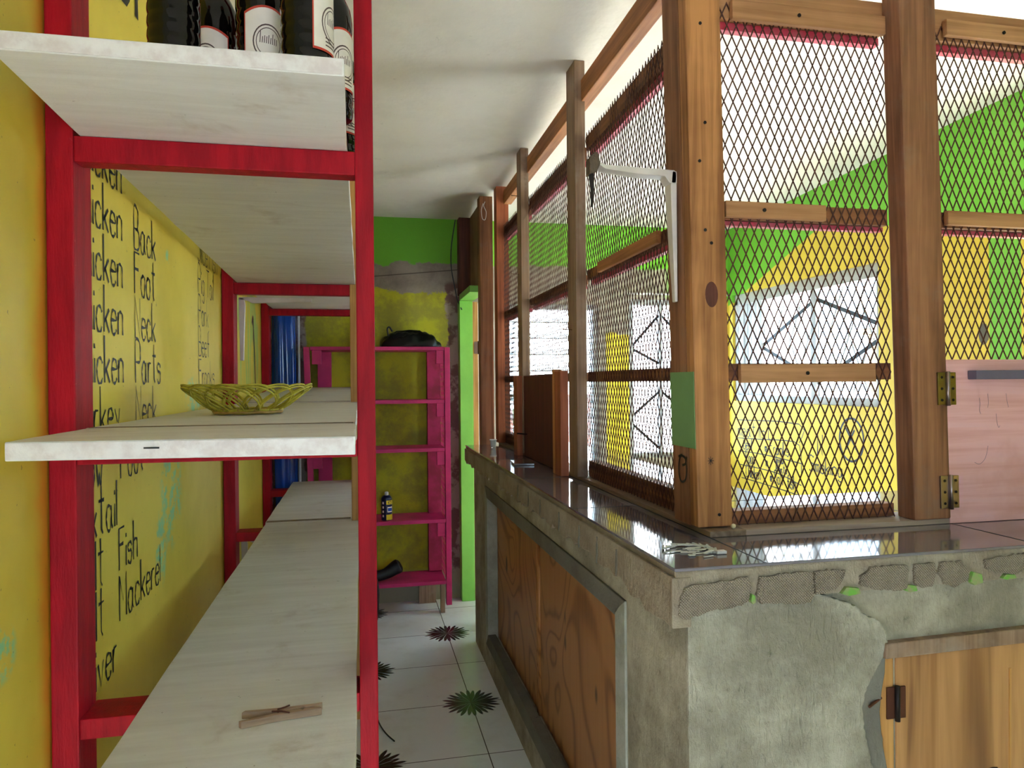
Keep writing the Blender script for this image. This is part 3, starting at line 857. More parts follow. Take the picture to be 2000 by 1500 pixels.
# shelf brackets fixed to the second red post
def wall_bracket(z, reach, drop, label):
    o = thing('shelf_bracket', (-0.53, 3.24, z), label, 'bracket')
    MB().prism([(0, 0), (0.03, 0), (0.05, -0.012), (reach, -0.004), (reach, 0.012), (0, 0.014)], lambda a, c, s: (-0.508 + a, 3.226 + 0.022 * s, z + c)).build('top_arm', 'bracket', o, bev=0.002)
    MB().prism([(0, 0.012), (0.022, 0.012), (0.026, -0.02), (0.018, -drop), (0.004, -drop)], lambda a, c, s: (-0.511 + a, 3.226 + 0.022 * s, z + c)).build('wall_arm', 'bracket', o, bev=0.002)
wall_bracket(1.812, 0.30, 0.26, 'white metal shelf bracket in the middle bay at the top beam')
wall_bracket(0.775, 0.20, 0.2, 'white metal shelf bracket under the lower beam of the middle bay, smeared yellow')

# ---------------------------------------------------------------- bottles on the top board
def bottle(x, y, rot, label, h=0.30, r=0.042, ringed=True):
    z = 1.921 - 0.0225 * (y - 1.12) + 0.0285
    o = thing('bottle', (x, y, z), label, 'bottle', 'dark bottles on the top board')
    prof = [(r * 0.86, 0.0), (r * 0.97, 0.004), (r, 0.012)]
    if ringed:
        for k in range(7):
            zz = 0.02 + k * 0.022
            prof += [(r, zz), (r * 0.972, zz + 0.005), (r * 0.972, zz + 0.008), (r, zz + 0.013)]
    else:
        prof += [(r, 0.175)]
    prof += [(r, 0.185), (r * 0.93, 0.205), (r * 0.72, 0.225), (r * 0.42, 0.245), (r * 0.34, 0.26), (r * 0.34, 0.275)]
    MB().lathe(prof, (x, y, z), 32).build('glass_body', 'glassb', o, smooth=True)
    MB().lathe([(r * 0.37, 0.27), (r * 0.40, 0.272), (r * 0.40, 0.298), (r * 0.36, 0.30)], (x, y, z), 20).build('cap', 'labelr', o, smooth=True)
    def patch(a0, a1, z0, z1, rr, name, mat, par, arch=0.0):
        mb, n = MB(), 14
        for i in range(n + 1):
            a = rot + a0 + (a1 - a0) * i / n
            zt = z1 + arch * math.cos((i / n - 0.5) * PI)
            mb.v += [(x + rr * math.sin(a), y - rr * math.cos(a), z + z0), (x + rr * math.sin(a), y - rr * math.cos(a), z + zt)]
        mb.f = [(2 * i, 2 * i + 2, 2 * i + 3, 2 * i + 1) for i in range(n)]
        return mb.build(name, mat, par, smooth=True)
    lb = patch(-0.98, 0.98, 0.048, 0.148, r * 1.006, 'label', 'labelr', o, 0.012)
    patch(-0.93, 0.93, 0.052, 0.144, r * 1.012, 'label_paper', 'label', lb, 0.012)
    ring = MB()
    for (rad, w_) in ((0.62, 0.05), (0.5, 0.03)):
        b0, n = len(ring.v), 28
        for i in range(n):
            t = 2 * PI * i / n
            for q in (rad, rad - w_):
                a, zz = rot + q * math.cos(t), z + 0.096 + q * 0.052 * math.sin(t)
                ring.v.append((x + r * 1.02 * math.sin(a), y - r * 1.02 * math.cos(a), zz))
        for i in range(n):
            l = (i + 1) % n
            ring.f.append((b0 + 2 * i, b0 + 2 * l, b0 + 2 * l + 1, b0 + 2 * i + 1))
    for k in range(9):     # unreadable script inside the oval
        a = rot - 0.36 + k * 0.08
        zz = z + 0.098
        hgt = (0.016, 0.007, 0.009, 0.008, 0.011, 0.007, 0.014, 0.008, 0.007)[k]
        b0 = len(ring.v)
        for da, dz in ((0, -0.004), (0.03, -0.004), (0.055, hgt), (0.025, hgt)):
            ring.v.append((x + r * 1.02 * math.sin(a + da), y - r * 1.02 * math.cos(a + da), zz + dz))
        ring.f.append((b0, b0 + 1, b0 + 2, b0 + 3))
    for k in range(3):
        b0, zz = len(ring.v), z + 0.058 + k * 0.006
        for i in range(7):
            a = rot - 0.45 + i * 0.15
            ring.v += [(x + r * 1.02 * math.sin(a), y - r * 1.02 * math.cos(a), zz), (x + r * 1.02 * math.sin(a), y - r * 1.02 * math.cos(a), zz + 0.0022)]
        ring.f += [(b0 + 2 * i, b0 + 2 * i + 2, b0 + 2 * i + 3, b0 + 2 * i + 1) for i in range(6)]
    ring.build('emblem', 'labeld', lb)
    return o
bottle(-0.301, 1.28, 2.6, 'dark ringed bottle at the left end of the row, label turned away', r=0.041)
bottle(-0.262, 1.42, -0.22, 'dark bottle with its label facing out, second from left in the row', h=0.30)
bottle(-0.168, 1.33, 0.42, 'dark bottle in mid row, label turned a little right', r=0.043)
bottle(-0.083, 1.235, 1.25, 'dark ringed bottle in front, label turned to the right side', r=0.043)
bottle(-0.052, 1.375, 0.75, 'dark bottle close behind the front ringed one', r=0.042)
bottle(-0.043, 1.60, 0.95, 'dark bottle hanging over the board edge beside the red post', r=0.042)

# ---------------------------------------------------------------- basket
BZ, BC = 1.3718, (-0.298, 2.02)
bk = thing('basket', (BC[0], BC[1], BZ), 'round openwork olive rattan basket on the eye-level board', 'basket')
def bp(a, r, z, tilt=0.0): return (BC[0] + r * math.cos(a), BC[1] + r * math.sin(a), BZ + z + tilt * r * math.sin(a))
mb = MB()
NL = 15
for k in range(NL):
    a0 = 2 * PI * k / NL
    span = 2 * PI * 3.4 / NL
    for off in (0.0, 0.030):
        pts = []
        for i in range(19):
            t = i / 18
            s = math.sin(PI * t) ** 0.62
            r = 0.078 + (0.165 - 0.078) * s + 0.003 * math.sin(k)
            z = 0.006 + 0.066 * s ** 1.25 + (0.006 if off else 0.0)
            pts.append(bp(a0 + off + span * t, r, z))
        mb.tube(pts, 0.0026, 5)
mb.build('woven_loops', 'basket', bk, smooth=True)
mb = MB()
for k in range(7):
    r = 0.018 + k * 0.0115
    mb.tube([bp(2 * PI * i / 30, r, 0.005 + 0.0015 * math.sin(i * 2.1 + k)) for i in range(30)], 0.0035, 5, True)
for k in range(14):
    a = 2 * PI * k / 14
    mb.tube([bp(a, 0.004, 0.006), bp(a + 0.05, 0.05, 0.008), bp(a + 0.1, 0.092, 0.012)], 0.003, 5)
mb.build('basket_base', 'basket2', bk, smooth=True)
mb = MB()
mb.tube([bp(2 * PI * i / 40, 0.083 + 0.002 * math.sin(i * 3), 0.004 + 0.001 * math.sin(5 * i)) for i in range(40)], 0.004, 6, True)
mb.tube([bp(2 * PI * i / 40, 0.088, 0.011 + 0.001 * math.sin(4 * i)) for i in range(40)], 0.0035, 6, True)
mb.build('foot_ring', 'basket', bk, smooth=True)

# ---------------------------------------------------------------- clothes peg
PZ = 0.8605
pg = thing('clothes_peg', (-0.142, 1.31, PZ), 'weathered wooden clothes peg lying on the lower white board', 'clothes peg')
def pegleg(sgn):
    o = [(0.0, 0.016), (0.055, 0.0045), (0.062, 0.002), (0.10, 0.002), (0.104, 0.006), (0.110, 0.002), (0.118, 0.003), (0.137, 0.008), (0.137, 0.0125), (0.07, 0.0135), (0.005, 0.0225)]
    return MB().prism([(a, c) for a, c in o], lambda a, c, s: (-0.211 + a, 1.312 + sgn * c + 0.10 * (a - 0.07), PZ + 0.012 * s)).build('leg', 'pegwood', pg, bev=0.001)
pegleg(1); pegleg(-1)
mb = MB()
mb.tube([(-0.153 + 0.006 * math.cos(t * 0.5), 1.310 + 0.006 * math.sin(t * 0.5), PZ + 0.001 + 0.0009 * t) for t in range(14 * 2)][:14], 0.0014, 6)
mb.tube([(-0.159, 1.310, PZ + 0.0135), (-0.142, 1.307, PZ + 0.0135), (-0.128, 1.298, PZ + 0.0135)], 0.0014, 6)
mb.tube([(-0.150, 1.316, PZ + 0.0135), (-0.138, 1.322, PZ + 0.0135), (-0.131, 1.329, PZ + 0.0130)], 0.0014, 6)
mb.build('spring', 'rust', pg, smooth=True)

# ================================================================ far end: pink shelf, bag, can, boot, blue roll
pk = thing('pink_shelf_unit', (0.11, 4.58, 0), 'magenta painted open shelf unit against the far yellow wall', 'shelf unit')
YS = 4.45
for z in (1.675, 1.343, 1.040, 0.592, 0.205):
    MB().box(-0.30, 0.512, YS, 4.73, z - 0.022, z).build('shelf', 'magenta', pk, bev=0.002)
for z in (1.653, 1.321, 1.018, 0.570):
    MB().box(0.462, 0.510, YS + 0.006, YS + 0.035, z - 0.085, z - 0.001).build('cleat', 'magenta', pk, bev=0.002)
    MB().box(-0.290, -0.235, YS + 0.006, YS + 0.035, z - 0.085, z - 0.001).build('cleat', 'magenta', pk, bev=0.002)
MB().box(0.514, 0.548, YS, YS + 0.045, 0.05, 1.672).build('front_post', 'magenta', pk, bev=0.002)
MB().bar((-0.322, YS + 0.02, 1.672), (-0.285, YS + 0.02, 0.05), 0.034, 0.045, up=(0, 1, 0)).build('front_post', 'magenta', pk, bev=0.002)
MB().box(0.425, 0.512, 4.68, 4.728, 0.21, 1.652).build('back_post', 'magdark', pk, bev=0.002)
MB().box(-0.27, -0.185, 4.68, 4.728, 0.21, 1.652).build('back_post', 'magenta', pk, bev=0.002)
MB().box(0.478, 0.505, YS + 0.01, YS + 0.05, 0.0, 0.183).build('foot', 'woodg', pk, bev=0.002)
MB().box(0.36, 0.47, 4.68, 4.72, 0.0, 0.183).build('foot', 'woodg', pk, bev=0.002)
MB().box(-0.28, -0.25, YS + 0.01, YS + 0.05, 0.0, 0.183).build('foot', 'woodg', pk, bev=0.002)

def lattice(u0, u1, z0, z1, fn, du=0.0237, dz=0.051, a=0.0033, b=0.0015):
    """expanded metal: one connected sheet of diamonds; fn(u, z) gives the 3-D point"""
    nu, nz = int((u1 - u0) / du * 2), int((z1 - z0) / dz * 2)
    du, dz = (u1 - u0) / nu * 2, (z1 - z0) / nz * 2
    mb, idx = MB(), {}
    for i in range(nu + 1):
        for j in range(nz + 1):
            if (i + j) % 2: continue
            u, z = u0 + i * du / 2, z0 + j * dz / 2
            idx[i, j] = len(mb.v)
            mb.v += [fn(u, z + a), fn(u + b, z), fn(u, z - a), fn(u - b, z)]
            k = idx[i, j]
            mb.f.append((k, k + 3, k + 2, k + 1))
    for (i, j), k in idx.items():
        l = idx.get((i + 1, j + 1))
        if l is not None: mb.f.append((k, k + 1, l + 2, l + 3))
        l = idx.get((i + 1, j - 1))
        if l is not None: mb.f.append((k + 1, k + 2, l + 3, l))
    return mb
def solid(o, t):
    md = o.modifiers.new('thickness', 'SOLIDIFY')
    md.thickness = t
    return o
solid(lattice(4.46, 4.72, 0.21, 1.64, lambda u, z: (0.516 + 0.004 * math.sin(z * 60), u, z), 0.03, 0.06, 0.004, 0.003).build('side_mesh', 'magenta', pk), 0.002)

# black bag: crumpled heap
gb = MB()
NR, NS = 22, 48
rb = random.Random(3)
ph = [rb.uniform(0, 6.28) for _ in range(8)]
for i in range(NR + 1):
    t = i / NR
    for k in range(NS):
        a = 2 * PI * k / NS
        rr = math.sin(t * PI / 2) ** 0.55 if i else 0.0
        w_ = 1 + 0.05 * math.sin(3 * a + ph[0]) + 0.04 * math.sin(7 * a + ph[1] + 4 * t) + 0.02 * math.sin(13 * a + ph[2] + 9 * t)
        x = 0.305 + 0.195 * rr * w_ * math.cos(a)
        y = 4.585 + 0.095 * rr * w_ * math.sin(a)
        hz = 0.116 * (1 - t ** 2.0) * (1 - 0.25 * max(0, -math.cos(a)) * rr) * (0.9 + 0.1 * math.cos(2 * a)) * (1 - 0.45 * max(0, math.cos(a)) * rr ** 2)
        hz += 0.007 * math.sin(5 * a + 11 * t + ph[3]) * t * (1 - t) * 4 + 0.004 * math.sin(23 * x * 6 + 14 * y)
        gb.v.append((x, y, 1.676 + max(0.0, hz)))
for i in range(NR):
    for k in range(NS):
        l = (k + 1) % NS
        gb.f.append((i * NS + k, i * NS + l, (i + 1) * NS + l, (i + 1) * NS + k))
gb.f.append(tuple(NR * NS + k for k in range(NS)))
bag = thing('plastic_bag', (0.305, 4.585, 1.676), 'crumpled black plastic bag on top of the magenta shelf unit', 'bag')
gb.build('bag_body', 'black', bag, smooth=True)
MB().tube(interp([(0.17, 4.53, 1.745), (0.165, 4.52, 1.79), (0.178, 4.52, 1.80), (0.195, 4.53, 1.775)], 5), 0.006, 6).build('tie_handle', 'black', bag, smooth=True)

# spray can
cn = thing('spray_can', (0.150, 4.52, 0.592), 'navy and yellow spray can on the second lowest magenta shelf', 'can')
CX, CY, CZ, CR = 0.150, 4.52, 0.5925, 0.034
MB().lathe([(CR * 0.96, 0), (CR, 0.004), (CR, 0.135), (CR * 0.94, 0.141), (CR * 0.55, 0.154)], (CX, CY, CZ), 28).build('can_body', 'canblue', cn, smooth=True)
MB().lathe([(0.011, 0.153), (0.012, 0.170), (0.009, 0.176)], (CX, CY, CZ), 16).build('nozzle', 'white', cn, smooth=True)
def canpatch(a0, a1, z0, z1, name, mat, rr=1.01):
    mb, n = MB(), 10
    for i in range(n + 1):
        a = a0 + (a1 - a0) * i / n
        mb.v += [(CX + CR * rr * math.sin(a), CY - CR * rr * math.cos(a), CZ + z0), (CX + CR * rr * math.sin(a), CY - CR * rr * math.cos(a), CZ + z1)]
    mb.f = [(2 * i, 2 * i + 2, 2 * i + 3, 2 * i + 1) for i in range(n)]
    return mb.build(name, mat, cn, smooth=True)
canpatch(-0.1, 1.5, 0.004, 0.038, 'yellow_band', 'canyel')
canpatch(-0.1, 1.5, 0.100, 0.125, 'yellow_band', 'canyel')
canpatch(0.1, 1.2, 0.052, 0.085, 'shield', 'label', 1.012)
canpatch(0.2, 1.1, 0.058, 0.079, 'shield_fill', 'blue', 1.02)
for k in range(4): canpatch(-0.9, -0.55, 0.022 + k * 0.027, 0.036 + k * 0.027, 'warning_symbol', 'label', 1.012)
lettering('can_letters', 'K0', (CX + 0.008, CY - CR - 0.0004, CZ + 0.104), (0.96, 0.28, 0), UZ, (0, -1, 0), 0.017, 1.0, 0.003, 'ink', cn)

# boot lying over the lowest shelf edge
bo = thing('rubber_boot', (0.14, 4.52, 0.205), 'black rubber boot lying on the lowest magenta shelf', 'boot')
pts = interp([(0.236, 4.535, 0.303), (0.225, 4.535, 0.297), (0.195, 4.53, 0.283), (0.15, 4.51, 0.262), (0.10, 4.50, 0.250), (0.03, 4.50, 0.246)], 6)
rad = [0.006 + 0.040 * math.sqrt(min(1.0, i / 7)) - 0.012 * min(1.0, max(0.0, (i - 10) / 10)) for i in range(len(pts))]
MB().tube(pts, rad, 16).build('boot_foot', 'blackr', bo, smooth=True)
MB().tube(interp([(0.045, 4.425, 0.262), (0.072, 4.418, 0.245), (0.082, 4.418, 0.17), (0.076, 4.418, 0.04), (0.07, 4.42, 0.0)], 5), 0.016, 12).build('boot_strap', 'blackr', bo, smooth=True)

# blue roll with a white pipe
br = thing('blue_plastic_roll', (-0.466, 4.62, 0), 'glossy blue roll of plastic sheeting standing in the far left corner', 'roll')
mb, NS, NR = MB(), 40, 30
for i in range(NR + 1):
    z = 2.15 * i / NR
    for k in range(NS):
        a = 2 * PI * k / NS
        r = 0.072 + 0.005 * math.sin(5 * a + 0.6 * math.sin(3 * z)) + 0.003 * math.sin(11 * a + 2 * z) + 0.002 * math.sin(6 * z + 2 * a)
        mb.v.append((-0.466 + r * math.cos(a), 4.62 + r * math.sin(a), z))
for i in range(NR):
    for k in range(NS):
        l = (k + 1) % NS
        mb.f.append((i * NS + k, i * NS + l, (i + 1) * NS + l, (i + 1) * NS + k))
mb.f += [tuple(reversed(range(NS))), tuple(NR * NS + k for k in range(NS))]
mb.build('sheet', 'blue', br, smooth=True)
tag(MB().tube([(-0.378, 4.62, 0.0), (-0.378, 4.62, 2.1)], 0.0075, 10).build('white_pipe', 'white', smooth=True), 'thin white pipe standing beside the blue roll', 'pipe')
tag(MB().tube(interp([(0.0, 3.35, 0.004), (0.045, 3.22, 0.004), (0.06, 3.08, 0.005), (0.085, 2.98, 0.004), (0.118, 2.90, 0.005)], 6), 0.003, 6).build('cord', 'blackr', smooth=True),
    'short black cord lying on the floor beside the red post', 'cord')

# ================================================================ counter
ct = thing('serving_counter', (0.9, 2.6, 0), 'L-shaped rendered concrete counter with plywood panels and dark tiled top', 'counter')
bx = MB()
X0, X1, Y0, Y1 = 0.615, 1.19, 1.286, 1.94
ZB = 1.022
bx.box(X0, X1, Y0, 1.64, 0, ZB)                        # corner pier
bx.box(X0, X1, 3.53, 3.93, 0, ZB)                      # far pier
bx.box(X0, X1, 1.64, 3.53, 0.0, 0.165)
bx.box(X0, X1, 1.64, 3.53, 0.905, ZB)
bx.box(0.69, X1, 1.64, 3.53, 0.165, 0.905)
bx.box(X1, 2.05, Y0, Y1, 0, ZB)
bx.build('rendered_body', 'concrete', ct)
sl = MB().prism([(0.585, 1.264), (2.06, 1.264), (2.06, 1.97), (1.225, 1.97), (1.225, 4.04), (0.585, 4.04)], lambda a, c, s: (a, c, 1.018 + 0.0655 * s))
sl.build('slab', 'mortar', ct, bev=0.004)
MB().prism([(0.582, 1.260), (2.06, 1.260), (2.06, 1.975), (1.23, 1.975), (1.23, 4.045), (0.582, 4.045)], lambda a, c, s: (a, c, 1.0840 + 0.0060 * s)).build('tiled_top', 'top', ct, bev=0.002)
for p, q in (((0.776, 1.262), (0.776, 1.975)), ((1.425, 1.262), (1.425, 1.975)), ((0.584, 1.93), (1.23, 1.93)), ((0.584, 2.58), (1.23, 2.58)), ((0.584, 3.23), (1.23, 3.23))):
    MB().bar((*p, 1.0901), (*q, 1.0901), 0.003, 0.0008).build('tile_joint', 'iron', ct)
# plywood infill in the aisle side
MB().box(0.664, 0.680, 1.655, 2.655, 0.17, 0.90).build('plywood_panel', 'ply', ct)
MB().box(0.664, 0.680, 2.662, 3.515, 0.17, 0.90).build('plywood_panel', 'ply', ct)
MB().tube([(0.662, 2.645, 0.17), (0.662, 2.645, 0.90)], 0.008, 8).tube([(0.662, 2.668, 0.17), (0.662, 2.668, 0.90)], 0.007, 8).build('joint_bead', 'ply', ct, smooth=True)
def fprism(pts, x0, x1, name, mat): return MB().prism(pts, lambda a, c, s: (x0 + (x1 - x0) * s, a, c)).build(name, mat, ct, bev=0.003)
fprism([(1.600, 0.12), (1.668, 0.165), (1.668, 0.885), (1.600, 0.925)], 0.609, 0.663, 'panel_trim', 'trim')
fprism([(1.600, 0.925), (1.668, 0.870), (3.50, 0.870), (3.56, 0.925)], 0.609, 0.640, 'panel_trim', 'concreted')
fprism([(3.50, 0.165), (3.56, 0.12), (3.56, 0.925), (3.50, 0.870)], 0.609, 0.663, 'panel_trim', 'trim')
fprism([(1.600, 0.12), (3.56, 0.12), (3.50, 0.185), (1.668, 0.185)], 0.609, 0.650, 'panel_trim', 'concreted')
# mortar left where wall tiles came off, aisle side
rm = random.Random(11)
pts = [(1.262, 1.072)] + [(4.04, 1.072), (4.04, 1.005)]
low = []
y = 4.0
while y > 1.30:
    low.append((y, 1.008 - 0.020 * rm.random() - (0.02 if y < 1.5 else 0)))
    y -= 0.012 + 0.03 * rm.random()
pts += low + [(1.262, 0.975)]
MB().prism(pts, lambda a, c, s: (0.577 + 0.04 * s, a, c)).build('mortar_band', 'mortar', ct, bev=0.003)
for k, (y, l) in enumerate(((2.62, 0.045), (2.28, 0.05), (2.05, 0.055), (1.85, 0.06), (1.70, 0.065), (1.56, 0.06), (2.45, 0.05), (3.0, 0.04))):
    fprism([(y, 1.060), (y + 0.008, 1.058), (y + 0.013, 1.060 - l), (y + 0.006, 1.055 - l), (y - 0.004, 1.03)], 0.5752, 0.579, 'mortar_ridge', 'concreted')
# rough plaster patch and combed mortar on the front
def zy(pts, y0, y1, name, mat, bev=0.003): return MB().prism(pts, lambda a, c, s: (a, y0 + (y1 - y0) * s, c)).build(name, mat, ct, bev=bev)
edge = [(0.615, 0.02), (0.615, 1.03), (0.75, 1.02), (0.90, 1.018), (0.95, 1.0), (0.985, 0.985), (1.01, 0.965), (1.035, 0.955), (1.052, 0.94), (1.060, 0.92), (1.060, 0.90), (1.052, 0.882), (1.044, 0.862), (1.030, 0.846), (1.018, 0.828), (1.006, 0.802), (0.999, 0.768), (1.004, 0.735), (1.012, 0.69), (1.022, 0.655), (1.028, 0.62), (1.03, 0.5), (1.02, 0.02)]
def rough(c, step, amp, rj, lo=0):
    q = []
    for i, p in enumerate(c):
        r_ = c[(i + 1) % len(c)]
        n_ = max(1, int(math.hypot(r_[0] - p[0], r_[1] - p[1]) / step)) if i >= lo else 1
        for k in range(n_):
            j = amp if k or i > lo else 0
            q.append((p[0] + (r_[0] - p[0]) * k / n_ + rj.uniform(-j, j), p[1] + (r_[1] - p[1]) * k / n_ + rj.uniform(-j, j)))
    return q
edge = rough(edge, 0.006, 0.002, random.Random(4), 2)
zy(edge, 1.274, 1.289, 'plaster_patch', 'plaster')
zy([(1.0, 0.845), (1.06, 0.885), (1.058, 0.84), (1.05, 0.80), (1.045, 0.76), (1.05, 0.70), (1.062, 0.64), (1.06, 0.60), (1.02, 0.62), (0.99, 0.72), (0.99, 0.79)], 1.280, 1.289, 'patch_hollow', 'concreted', 0.002)
chips = [[(0.60, 1.052), (0.625, 1.058), (0.665, 1.060), (0.705, 1.062), (0.735, 1.066), (0.742, 1.055), (0.738, 1.04), (0.735, 1.018), (0.72, 1.012), (0.70, 1.008), (0.66, 1.006), (0.63, 0.998), (0.60, 0.992), (0.588, 1.0), (0.59, 1.03)],
         [(0.760, 1.064), (0.81, 1.066), (0.86, 1.068), (0.875, 1.067), (0.878, 1.05), (0.877, 1.02), (0.872, 1.005), (0.84, 1.006), (0.80, 1.008), (0.765, 1.012), (0.752, 1.03)],
         [(0.880, 1.066), (0.92, 1.068), (0.95, 1.066), (0.945, 1.045), (0.93, 1.030), (0.905, 1.022), (0.882, 1.02)],
         [(0.985, 1.050), (1.01, 1.066), (1.04, 1.068), (1.09, 1.067), (1.10, 1.055), (1.09, 1.035), (1.095, 1.018), (1.07, 1.015), (1.04, 1.020), (1.01, 1.022), (0.985, 1.032)],
         [(1.112, 1.066), (1.16, 1.068), (1.165, 1.045), (1.155, 1.020), (1.13, 1.016), (1.112, 1.03)],
         [(1.175, 1.066), (1.225, 1.066), (1.245, 1.045), (1.24, 1.025), (1.21, 1.014), (1.185, 1.022), (1.17, 1.045)],
         [(1.285, 1.066), (1.36, 1.072), (1.44, 1.074), (1.46, 1.05), (1.40, 1.045), (1.36, 1.03), (1.32, 1.036), (1.29, 1.045)]]
rj = random.Random(21)
for c in chips:
    q = rough(c, 0.007, 0.0022, rj)
    zy(q, 1.2575, 1.268, 'mortar_patch', 'chip', 0.0)
for (a, c, w_, h_) in ((0.745, 1.022, 0.005, 0.010), (0.962, 1.022, 0.022, 0.009), (1.103, 1.018, 0.014, 0.008), (1.262, 1.028, 0.016, 0.014), (1.345, 1.026, 0.018, 0.006)):
    zy([(a - w_, c - h_ * 0.4), (a - w_ * 0.3, c - h_), (a + w_, c - h_ * 0.7), (a + w_ * 0.8, c + h_ * 0.6), (a - w_ * 0.5, c + h_)], 1.256, 1.27, 'green_paint_rest', 'greenrest', 0.001)
# cabinet door
zy([(1.050, 0.872), (1.053, 0.904), (1.70, 0.912), (1.70, 0.880)], 1.268, 1.31, 'lintel', 'woodg')
zy([(1.052, 0.60), (1.056, 0.70), (1.035, 0.76), (1.042, 0.82), (1.058, 0.872), (1.082, 0.872), (1.082, 0.1), (1.052, 0.1)], 1.284, 1.30, 'door_frame', 'gold')
dr = zy([(1.086, 0.1), (1.086, 0.868), (1.70, 0.876), (1.70, 0.1)], 1.282, 1.302, 'cabinet_door', 'doorply', 0.002)
zy([(1.084, 0.869), (1.70, 0.877), (1.70, 0.882), (1.084, 0.873)], 1.279, 1.302, 'red_edge', 'pinkstrip', 0.001)
hg = MB().box(1.062, 1.082, 1.279, 1.283, 0.742, 0.808).box(1.086, 1.106, 1.278, 1.282, 0.742, 0.808).build('hinge', 'rust', dr, bev=0.001)
MB().tube([(1.084, 1.276, 0.738), (1.084, 1.276, 0.811)], 0.0055, 10).build('hinge_pin', 'iron', hg, smooth=True)
zy([(1.366, 0.60), (1.368, 0.82), (1.372, 0.82), (1.370, 0.60)], 1.279, 1.283, 'panel_groove', 'gold', 0.0)
MB().lathe([(0.014, 0), (0.012, 0.004), (0.004, 0.005)], (1.325, 1.285, 0.605)).build('knot', 'iron', dr)
tag(MB().tube([(1.012, 1.270, 0.778), (1.052, 1.285, 0.786)], 0.003, 6).build('nail', 'rust'), 'rusty nail bridging plaster and cabinet door frame', 'nail')

# things on the counter
TZ = 1.0912
cu = thing('plastic_cup', (0.706, 3.83, TZ), 'small clear plastic cup at the far end of the dark counter top', 'cup')
MB().lathe([(0.013, 0.0), (0.0175, 0.042), (0.0165, 0.042), (0.012, 0.003)], (0.706, 3.83, TZ), 20, False).build('cup_wall', 'cup', cu, smooth=True)
MB().tube([(0.706 + 0.0185 * math.cos(2 * PI * k / 20), 3.83 + 0.0185 * math.sin(2 * PI * k / 20), TZ + 0.043) for k in range(20)], 0.002, 6, True).build('cup_rim', 'white', cu, smooth=True)
ts = MB().prism([(0.640, 2.98), (0.725, 2.965), (0.742, 3.10), (0.69, 3.13), (0.65, 3.10)], lambda a, c, s: (a, c, TZ + 0.008 * s)).build('tile_shard', 'top', bev=0.001)
tag(ts, 'broken dark tile shard lying on the counter top beside the hatch', 'tile shard')
mb, rg = MB(), random.Random(5)
for k in range(26):
    t = k / 25
    a = 2.4 - 3.4 * t
    cx, cy = 0.668 + 0.055 * math.cos(a) + rg.uniform(-0.006, 0.006), 1.385 + 0.045 * math.sin(a) + rg.uniform(-0.006, 0.006)
    d = rg.uniform(-0.5, 0.5) + a + PI / 2
    l = rg.uniform(0.008, 0.020)
    mb.bar((cx - l * math.cos(d), cy - l * math.sin(d), TZ + 0.002), (cx + l * math.cos(d), cy + l * math.sin(d), TZ + 0.002 + rg.uniform(0, 0.003)), 0.0045, 0.003)
for k in range(18):
    cx, cy, d, l = rg.uniform(0.60, 0.72), rg.uniform(1.31, 1.42), rg.uniform(-0.4, 0.4), rg.uniform(0.004, 0.018)
    mb.bar((cx - l * math.cos(d), cy - l * math.sin(d), TZ + 0.001), (cx + l * math.cos(d), cy + l * math.sin(d), TZ + 0.001), 0.004, 0.002)
mb.box(0.714, 0.736, 1.342, 1.356, TZ, TZ + 0.006)
tag(mb.build('dried_glue', 'glue', bev=0.0008), 'flakes of dried pale glue near the corner of the counter top', 'glue', kind='stuff')

# ================================================================ mesh partition on the counter
LEAN = lambda p: (p[0] - 0.018 * (p[2] - 1.1) * min(1.0, max(0.0, (2.35 - p[1]) / 0.7)), p[1], p[2])
pt = thing('mesh_partition', (0.9, 2.3, 1.09), 'timber partition filled with rusty diamond mesh standing on the counter', 'partition')
def P(name, mat, bev, *boxes):
    mb = MB()
    for q in boxes: mb.box(*q)
    return mb.build(name, mat, pt, bev=bev, xf=LEAN)
SZ = 1.1035
P('sill', 'silly', 0.002, (0.776, 0.865, 1.49, 4.04, 1.0905, SZ))
P('sill', 'sillx', 0.002, (0.866, 1.42, 1.49, 1.60, 1.0905, SZ))
cp = P('corner_post', 'wood', 0.004, (0.764, 0.852, 1.525, 1.564, SZ + 0.003, ceil_z(1.55)))
P('back_stud', 'woodd', 0.004, (0.764, 0.852, 1.566, 1.655, SZ, ceil_z(1.6)))
MB().box(1.317, 1.420, 1.487, 1.545, SZ, ceil_z(1.5)).build('post', 'woodd', pt, bev=0.004, xf=lambda p: (p[0] - 0.028 * (p[2] - 1.1), p[1], p[2]))
P('post', 'woodg', 0.003, (0.764, 0.804, 2.465, 2.57, SZ, ceil_z(2.5)))
P('post', 'woodg', 0.003, (0.766, 0.806, 3.36, 3.45, SZ, ceil_z(3.4)))
P('post', 'woodr', 0.003, (0.764, 0.835, 3.98, 4.06, SZ, ceil_z(4.0)))
for y0, y1, top in ((1.656, 2.47, 2.50), (2.57, 3.36, 2.50), (3.45, 3.98, 2.50)):
    pass
P('top_beam', 'woodyl', 0.003, (0.806, 0.850, 1.656, 3.979, 2.465, 2.543))
